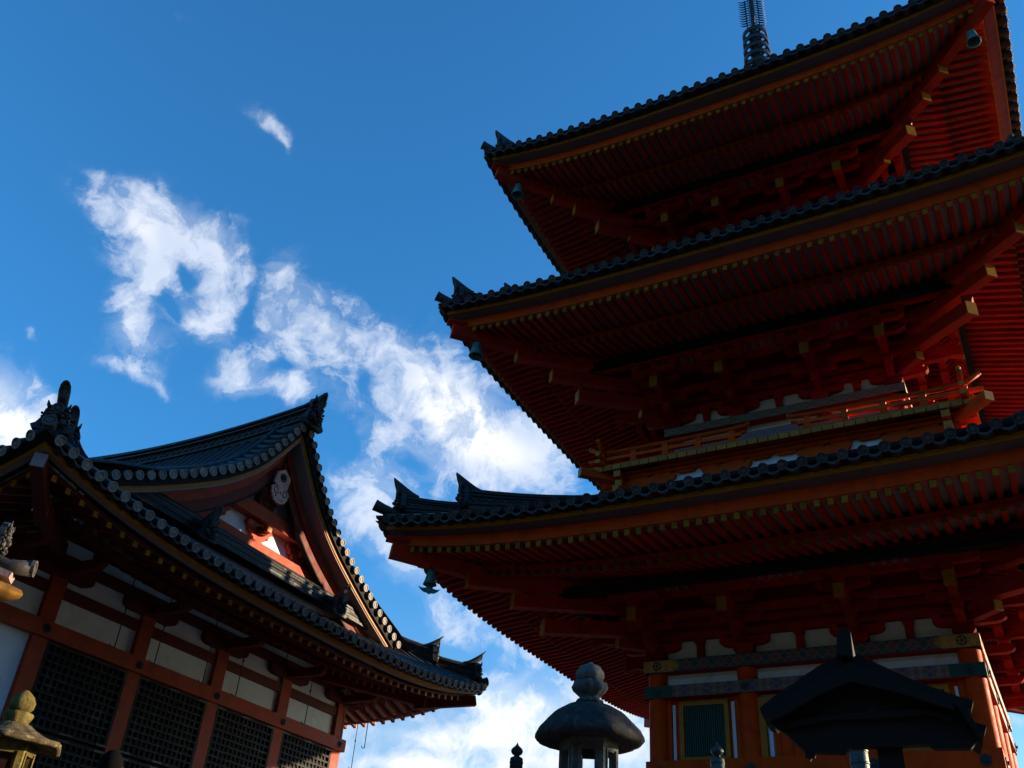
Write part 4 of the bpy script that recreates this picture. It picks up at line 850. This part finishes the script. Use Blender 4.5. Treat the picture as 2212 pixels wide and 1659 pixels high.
mb=MB(); mb.lathe([(.0,2.47+g),(.13,2.455+g),(.24,2.425+g),(.35,2.365+g),(.425,2.29+g),(.495,2.215+g),(.535,2.15+g),(.54,2.115+g),(.515,2.085+g),(.45,2.075+g),(.30,2.095+g),(.0,2.10+g)],SDK,n=48,fn=lambda a,r,z,h=hexfn(6,R(20),.35):h(a,r,z)*(1+.010*sin(7*a+9*z)+.008*sin(19*a+3)+.006*sin(31*a+50*z))); mb.build('cap_stone',t)
firebox(t,.285,1.62+g,2.097+g,STN,R(15),.075,1.70+g,1.99+g)
mb=MB(); mb.lathe([(.0,1.625+g),(.33,1.62+g),(.38,1.57+g),(.36,1.50+g),(.20,1.42+g),(.16,1.40+g),(.155,.35),(.2,.30),(.34,.22),(.42,.12),(.42,0)],STN,n=24); mb.build('shaft',t)
# mossy stone lantern, lower left
p=at(24,1590,13.); t=thing('stone_lantern','mossy sunlit stone lantern with round finial in the lower left corner','stone lantern',(p.x,p.y,0),R(-10)); g=0.; t.scale=(1.3,1.3,1.3)
mb=MB(); mb.lathe([(.0,2.075+g),(.03,2.065+g),(.085,2.02+g),(.112,1.965+g),(.108,1.91+g),(.08,1.875+g),(.055,1.87+g)],MOSS,n=24,fn=lambda a,r,z:r*(1+.03*sin(3*a)))
mb.lathe([(.055,1.872+g),(.11,1.87+g),(.125,1.85+g),(.12,1.83+g),(.10,1.79+g),(.10,1.775+g),(.085,1.76+g)],MOSS,n=32,fn=lambda a,r,z:r*(1+.10*abs(sin(4*a)))); mb.build('finial',t)
mb=MB(); mb.lathe([(.0,1.775+g),(.13,1.77+g),(.17,1.755+g),(.23,1.715+g),(.33,1.665+g),(.42,1.635+g),(.495,1.625+g),(.50,1.585+g),(.46,1.575+g),(.30,1.60+g),(.0,1.61+g)],MOSSD,n=48,fn=lambda a,r,z,h=hexfn(6,R(0),.75):h(a,r,z)*(1+.012*sin(5*a+9*z)+.010*sin(17*a+3)+.007*sin(29*a+50*z))); mb.build('cap_stone',t)
firebox(t,.255,1.16+g,1.605+g,MOSS,R(-50),.075,1.25+g,1.50+g)
mb=MB(); mb.lathe([(.0,1.165+g),(.30,1.16+g),(.34,1.10+g),(.30,1.02+g),(.17,.95+g),(.15,.15),(.3,.05),(.36,-.34)],MOSS,n=24); mb.build('shaft',t)
# little tiled shrine at the left edge
p=at(54,1286,8.0); rr=ray(0,1286); t=thing('small_shrine','small shrine roof corner with rounded brown eave and tile ridge end, left frame edge','shrine',(p.x-.88,p.y-.25,GZ),math.atan2(.25,.88)); g0=p.z-GZ
HS=.9*math.sqrt(.5)
mb=MB(); e=.9
rows=[[ (cos(q*pi/2)*r,sin(q*pi/2)*r,g0+z) for q in range(4)] for r,z in ((e-.30,.10),(e-.12,.065),(e-.02,.035),(e,.0),(e-.015,-.035),(e-.10,-.065),(e-.45,-.075),(0,-.06))]
mb.loft(rows,COPR,close=True,smooth=True); mb.loft([[(cos(q*pi/2)*r,sin(q*pi/2)*r,g0+z) for q in range(4)] for r,z in ((e-.16,.07),(.5,.22),(.2,.45),(.02,.62))],TILE,close=True); mb.build('roof',t)
for q in range(4):
    a=q*pi/2; d=Vector((cos(a),sin(a),0)); mb=MB(); Z=Vector((0,0,1))
    mb.tube([d*.35+Z*(g0+.40),d*.55+Z*(g0+.26),d*.72+Z*(g0+.20),d*(e+.0)+Z*(g0+.215)],[.055,.055,.056,.064],TILE,12); mb.disc(d*(e+.02)+Z*(g0+.217),d,.066,CAP,th=.03)
    mb.build('corner_tile',t)
    mb=MB(); mb.beam(d*.4+Z*(g0+.20),d*.78+Z*(g0+.115),.16,.05,CRM); mb.build('corner_board',t)
    ogre(t,d*.60+Z*(g0+.26),d,Vector((d.y,-d.x,0)),.28,0,.45)
mb=MB(); mb.tbox(0,0,.3,g0-.06,.62,.62,WOOD); mb.tbox(0,0,0,.3,.9,.8,STN); mb.build('body',t)
mb=MB(); mb.lathe([(.0,g0+.95),(.05,g0+.9),(.09,g0+.8),(.05,g0+.70),(.1,g0+.66),(.12,g0+.55)],BRZ,n=14); mb.build('finial',t)
# railing posts with onion finials
def onion(u,v,d,r,label,mt1,mt2,sleeve,zb_):
    p=at(u,v,d); t=thing('railing_post',label,'post',(p.x,p.y,zb_),0,None); h=p.z-zb_
    mb=MB(); mb.lathe([(.0,h),(.10*r,h-.25*r),(.28*r,h-.55*r),(.80*r,h-1.0*r),(.95*r,h-1.35*r),(.80*r,h-1.75*r),(.45*r,h-2.0*r),(.42*r,h-2.12*r),(.9*r,h-2.35*r),(1.0*r,h-2.5*r),(1.0*r,h-sleeve)],mt1,n=24); 
    for q in (2.9,4.2): mb.lathe([(1.0*r,h-q*r),(1.06*r,h-(q+.05)*r),(1.06*r,h-(q+.25)*r),(1.0*r,h-(q+.3)*r)],mt1,n=24)
    mb.build('onion_finial',t)
    mb=MB(); mb.lathe([(.93*r,h-sleeve),(.93*r,0)],mt2,n=20); mb.build('post_shaft',t)
onion(1118,1603,16,.105,'dark onion-topped railing post against pale cloud between hall and lantern',SDK,SDK,.6,1.0)
onion(1548,1602,11,.075,'bronze-capped railing post in front of the green pagoda window',OBRZ,ORG,.34,GZ)
onion(1846,1562,9.,.078,'bronze-capped railing post, sunlit edge, just under the dark wooden roof',OBRZ,ORG,.50,GZ)
# dark wooden notice roof
D0=6.8; p0=at(1925,1640,D0); yaw=-math.atan2(p0.x,p0.y)
t=thing('roofed_sign','nearly black wooden roofed post with gabled top in front of the pagoda door','wooden roof',(p0.x,p0.y,GZ),yaw)
nrm_=Vector((p0.x,p0.y,0)).normalized(); sdv=Vector((nrm_.y,-nrm_.x,0))
def pl(u,v):
    r=ray(u,v); k=D0/(r.x*nrm_.x+r.y*nrm_.y); q=r*k; return ((q-p0).dot(sdv),q.z-GZ)
def ext(name,pts,y0,y1,mt=WOOD,parent=t):
    mb=MB(); mb.prism([pl(*q) for q in pts],lambda u,v,s_:(u,y0+(y1-y0)*s_,v),mt); return mb.build(name,parent)
ext('roof_slope',[(1818,1430),(1775,1452),(1732,1480),(1728,1486),(1690,1508),(1648,1542),(1652,1556),(1668,1562),(1700,1540),(1760,1500),(1838,1462)],-.16,.30)
ext('roof_slope',[(1860,1430),(1905,1452),(1965,1480),(2030,1505),(2076,1521),(2096,1560),(2122,1608),(2108,1600),(2066,1538),(1965,1502),(1838,1462),(1838,1436)],-.16,.30)
ext('bargeboard',[(1838,1448),(1760,1492),(1700,1532),(1662,1560),(1672,1572),(1710,1556),(1770,1520),(1840,1490),(1930,1510),(2040,1545),(2062,1550),(2050,1530),(1965,1498)],-.20,-.162)
ext('ridge_beam',[(1814,1386),(1818,1383),(1838,1383),(1842,1388),(1848,1442),(1812,1436)],-.24,.55)
ext('gable_board',[(1838,1466),(1760,1504),(1690,1552),(1664,1566),(1700,1588),(1716,1604),(1742,1628),(1828,1631),(1840,1618),(1950,1616),(2005,1610),(2020,1621),(2098,1620),(2112,1604),(2064,1542),(1965,1506)],-.06,.02)
ext('inner_beam',[(1690,1566),(1712,1580),(1800,1562),(1900,1560),(2000,1552),(2060,1568),(2056,1552),(1985,1540),(1880,1545),(1780,1556)],-.10,-.062)
mb=MB(); c_=pl(1890,1548); mb.ell((c_[0],-.08,c_[1]),(.05,.03,.05),WOOD,10,6); mb.build('boss',t)
ext('purlin_end',[(2076,1514),(2102,1522),(2098,1541),(2082,1536)],-.1,.0); ext('purlin_end',[(2104,1568),(2130,1576),(2126,1592),(2110,1590)],-.1,.0)
ext('hook_ornament',[(1676,1512),(1681,1506),(1690,1508),(1691,1516),(1702,1526),(1690,1532),(1668,1526),(1680,1522)],-.05,-.01)
ext('hook_ornament',[(1740,1626),(1764,1628),(1762,1640),(1756,1640),(1752,1647),(1748,1640),(1742,1640)],-.05,-.01)
mb=MB(); mb.box(-.078,.078,-.0,.16,0,pl(1925,1600)[1],WOOD); mb.build('post',t)
# person, back of the head at the lower frame edge
p=at(247,1622,7.7); per=bpy.data.objects.new('person',None)
def person(loc,rz,H):
    k=H/1.74
    J=dict(pel=(0,0,.94),sp=(0,.01,1.15),ch=(0,.0,1.36),nk=(0,.01,1.50),h0=(0,-.01,1.57),h1=(0,-.005,1.66),
       ls=(-.17,.01,1.42),le=(-.23,.02,1.14),lw=(-.22,-.10,.90),lh=(-.21,-.13,.82),rs=(.17,.01,1.42),re=(.23,.02,1.14),rw=(.22,-.10,.90),rh=(.21,-.13,.82),
       lp=(-.09,0,.90),lk=(-.10,-.02,.50),la=(-.10,.03,.09),lt=(-.11,-.12,.03),rp=(.09,0,.90),rk=(.10,-.02,.50),ra=(.10,.03,.09),rt=(.11,-.12,.03))
    Rr=dict(pel=.15,sp=.13,ch=.15,nk=.058,h0=.060,h1=.066,ls=.065,le=.045,lw=.030,lh=.035,rs=.065,re=.045,rw=.030,rh=.035,lp=.10,lk=.062,la=.042,lt=.035,rp=.10,rk=.062,ra=.042,rt=.035)
    Ed=[('pel','sp'),('sp','ch'),('ch','nk'),('nk','h0'),('h0','h1'),('ch','ls'),('ls','le'),('le','lw'),('lw','lh'),('ch','rs'),('rs','re'),('re','rw'),('rw','rh'),('pel','lp'),('lp','lk'),('lk','la'),('la','lt'),('pel','rp'),('rp','rk'),('rk','ra'),('ra','rt')]
    for side,s_ in (('l',-1),('r',1)):
        for f in range(5):
            a=(f-2)*.014; ln=(.055,.075,.082,.076,.060)[f]; b0=(s_*.21+(a if f else s_*-.0),-.135+a,.80)
            if f==0: n1=(s_*.185,-.165,.80); n2=(s_*.175,-.175,.765)
            else: n1=(s_*.21,-.135+a*1.5,.80-ln*.5); n2=(s_*.205,-.145+a*1.5,.80-ln)
            J[side+'f%da'%f]=n1; J[side+'f%db'%f]=n2; Rr[side+'f%da'%f]=.009; Rr[side+'f%db'%f]=.007; Ed+=[(side+'h',side+'f%da'%f),(side+'f%da'%f,side+'f%db'%f)]
    names=list(J); me=bpy.data.meshes.new('person'); me.from_pydata([tuple(k*c for c in J[n]) for n in names],[(names.index(a),names.index(b_)) for a,b_ in Ed],[])
    o=bpy.data.objects.new('person',me); C.objects.link(o); o.location=loc; o.rotation_euler=(0,0,rz)
    sk=o.modifiers.new('skin','SKIN'); lay=me.skin_vertices[0] if me.skin_vertices else None
    if lay is None: return o
    for i,n in enumerate(names): lay.data[i].radius=(Rr[n]*k,Rr[n]*k*(.72 if n in('pel','sp','ch') else 1)); lay.data[i].use_root=(n=='pel')
    o.modifiers.new('sub','SUBSURF').levels=2; o.modifiers['sub'].render_levels=2; me.materials.append(COAT); return o
try:
    bpy.data.objects.remove(per)
    H=1.72; loc=(p.x,p.y,p.z-H); 
    mb=MB()
    import bmesh
    o=person(loc,pi+.3,H)
    tag(o,'dark-haired person seen from behind at the bottom edge, only the head in view','person')
    hd=MB(); hd.ell((0,-.015,H-.115),(.078,.095,.118),SKIN,20,14); hd.ell((0,-.108,H-.125),(.014,.020,.022),SKIN,8,6)
    for s_ in (-1,1): hd.ell((s_*.080,-.005,H-.125),(.012,.024,.034),SKIN,8,6); hd.ell((s_*.030,-.098,H-.108),(.012,.008,.007),HAIR,8,6)
    hd.ell((0,-.103,H-.168),(.024,.008,.007),HRED,8,6); q=hd.build('head',o)
    ha=MB(); 
    rows=[]
    for i in range(9):
        tt=i/8*pi*.62; rows.append([(.092*sin(tt)*cos(2*pi*j/22)*(1+.03*sin(5*j)),.010+.108*sin(tt)*sin(2*pi*j/22)*(.80 if sin(2*pi*j/22)<0 and i>4 else 1),H-.112+.116*cos(tt)+(.035 if sin(2*pi*j/22)<-.2 and i>5 else 0)) for j in range(22)])
    ha.loft(rows,HAIR,close=True,smooth=True); ha.build('hair',o)
except Exception as ex: print('person failed',ex)
# ------------------------------------------------------------------ ground
mb=MB(); mb.add([(-900,-900,-1.6),(900,-900,-1.6),(900,900,-1.6),(-900,900,-1.6)],[(0,1,2,3)],GRV); tag(mb.build('ground'),kind='structure')
mb=MB(); mb.box(-60,60,4.2,90,-1.59,GZ,PAVE); 
for i in range(5): mb.box(-3,3,4.2-.32*(5-i),4.19,-1.59,-1.59+.19*(i+1),PAVE)
tag(mb.build('terrace'),kind='structure')
mb=MB(); mb.box(-4.5,4.5,-4.5,4.5,GZ+.004,ZB,STN); mb.box(-4.6,4.6,-4.6,4.6,ZB-.18,ZB-.004,STN)
for i in range(10): mb.box(-1.2,1.2,-4.6-.3*(10-i),-4.61,GZ+.004,GZ+.26*(i+1),STN)
o=mb.build('stone_podium'); o.location=(PG[0],PG[1],0); o.rotation_euler=(0,0,PG[2]); tag(o,kind='structure')
mb=MB(); mb.box(-6.2,1.3,-2.5,10.5,GZ+.004,HB,STN); o=mb.build('stone_podium'); o.location=(HX,HY,0); o.rotation_euler=(0,0,HYAW); tag(o,kind='structure')

mb=MB(); rows=[]  # unseen hill behind the camera, added to cut skylight on the fronts
FOL=mat('unseen_foliage',(.035,.055,.02),.9,.5,.5,.1,bump=.5)
rnd=random.Random(3)
for az in lin(104,300,70):
    r_=[]
    for j,h in enumerate((0,.25,.5,.75,1.)):
        R_=55+60*h+rnd.uniform(-3,3); hh=(52*h**.8)*(.85+.15*sin(az*.13))+rnd.uniform(-2.5,2.5)*(h>0)-2
        r_.append((R_*sin(R(az)),R_*cos(R(az)),hh))
    r_.append((R_*1.2*sin(R(az)),R_*1.2*cos(R(az)),-2)); rows.append(r_)
mb.loft(rows,FOL); tag(mb.build('unseen_hill'),kind='structure')

# unseen tree added off to the right only to shade the grey lantern
def tree(x,y,zc,rc,label,n=2600,seed=5):
    rn=random.Random(seed); t=thing('added_shade_tree',label,'tree',(x,y,GZ)); h=zc-GZ
    mb=MB(); mb.tube([(0,0,0),(.05,0,h*.4),(-.03,.05,h*.75),(0,0,h)],[.13,.10,.08,.04],WOOD,10)
    for q in range(9):
        a=q*2.4; mb.tube([(0,0,h*.55+q*.05*h),(rc*.4*cos(a),rc*.4*sin(a),h*.72+q*.03*h),(rc*.8*cos(a),rc*.8*sin(a),h*.85+q*.03*h)],[.05,.03,.01],WOOD,6)
    mb.build('added_trunk',t); mb=MB()
    cl=[(rn.uniform(-.75,.75),rn.uniform(-.75,.75),rn.uniform(-.7,.7)) for _ in range(26)]
    for i in range(n):
        c_=cl[i%26]; v=Vector((rn.gauss(0,1),rn.gauss(0,1),rn.gauss(0,1))).normalized()*rn.uniform(.1,.45)
        p_=Vector((c_[0]+v.x,c_[1]+v.y,c_[2]+v.z*.8))*rc+Vector((0,0,h)); a=Vector((rn.uniform(-1,1),rn.uniform(-1,1),rn.uniform(-.4,.4))).normalized(); b_=a.cross(Vector((rn.uniform(-1,1),rn.uniform(-1,1),1))).normalized()
        mb.add([p_-a*.07,p_+b_*.035,p_+a*.07,p_-b_*.035],[(0,1,2,3)],FOL)
    mb.build('crown',t)
tree(16,12.5,5.3,1.25,'round-crowned dark green tree, added out of view to shade the grey stone lantern')
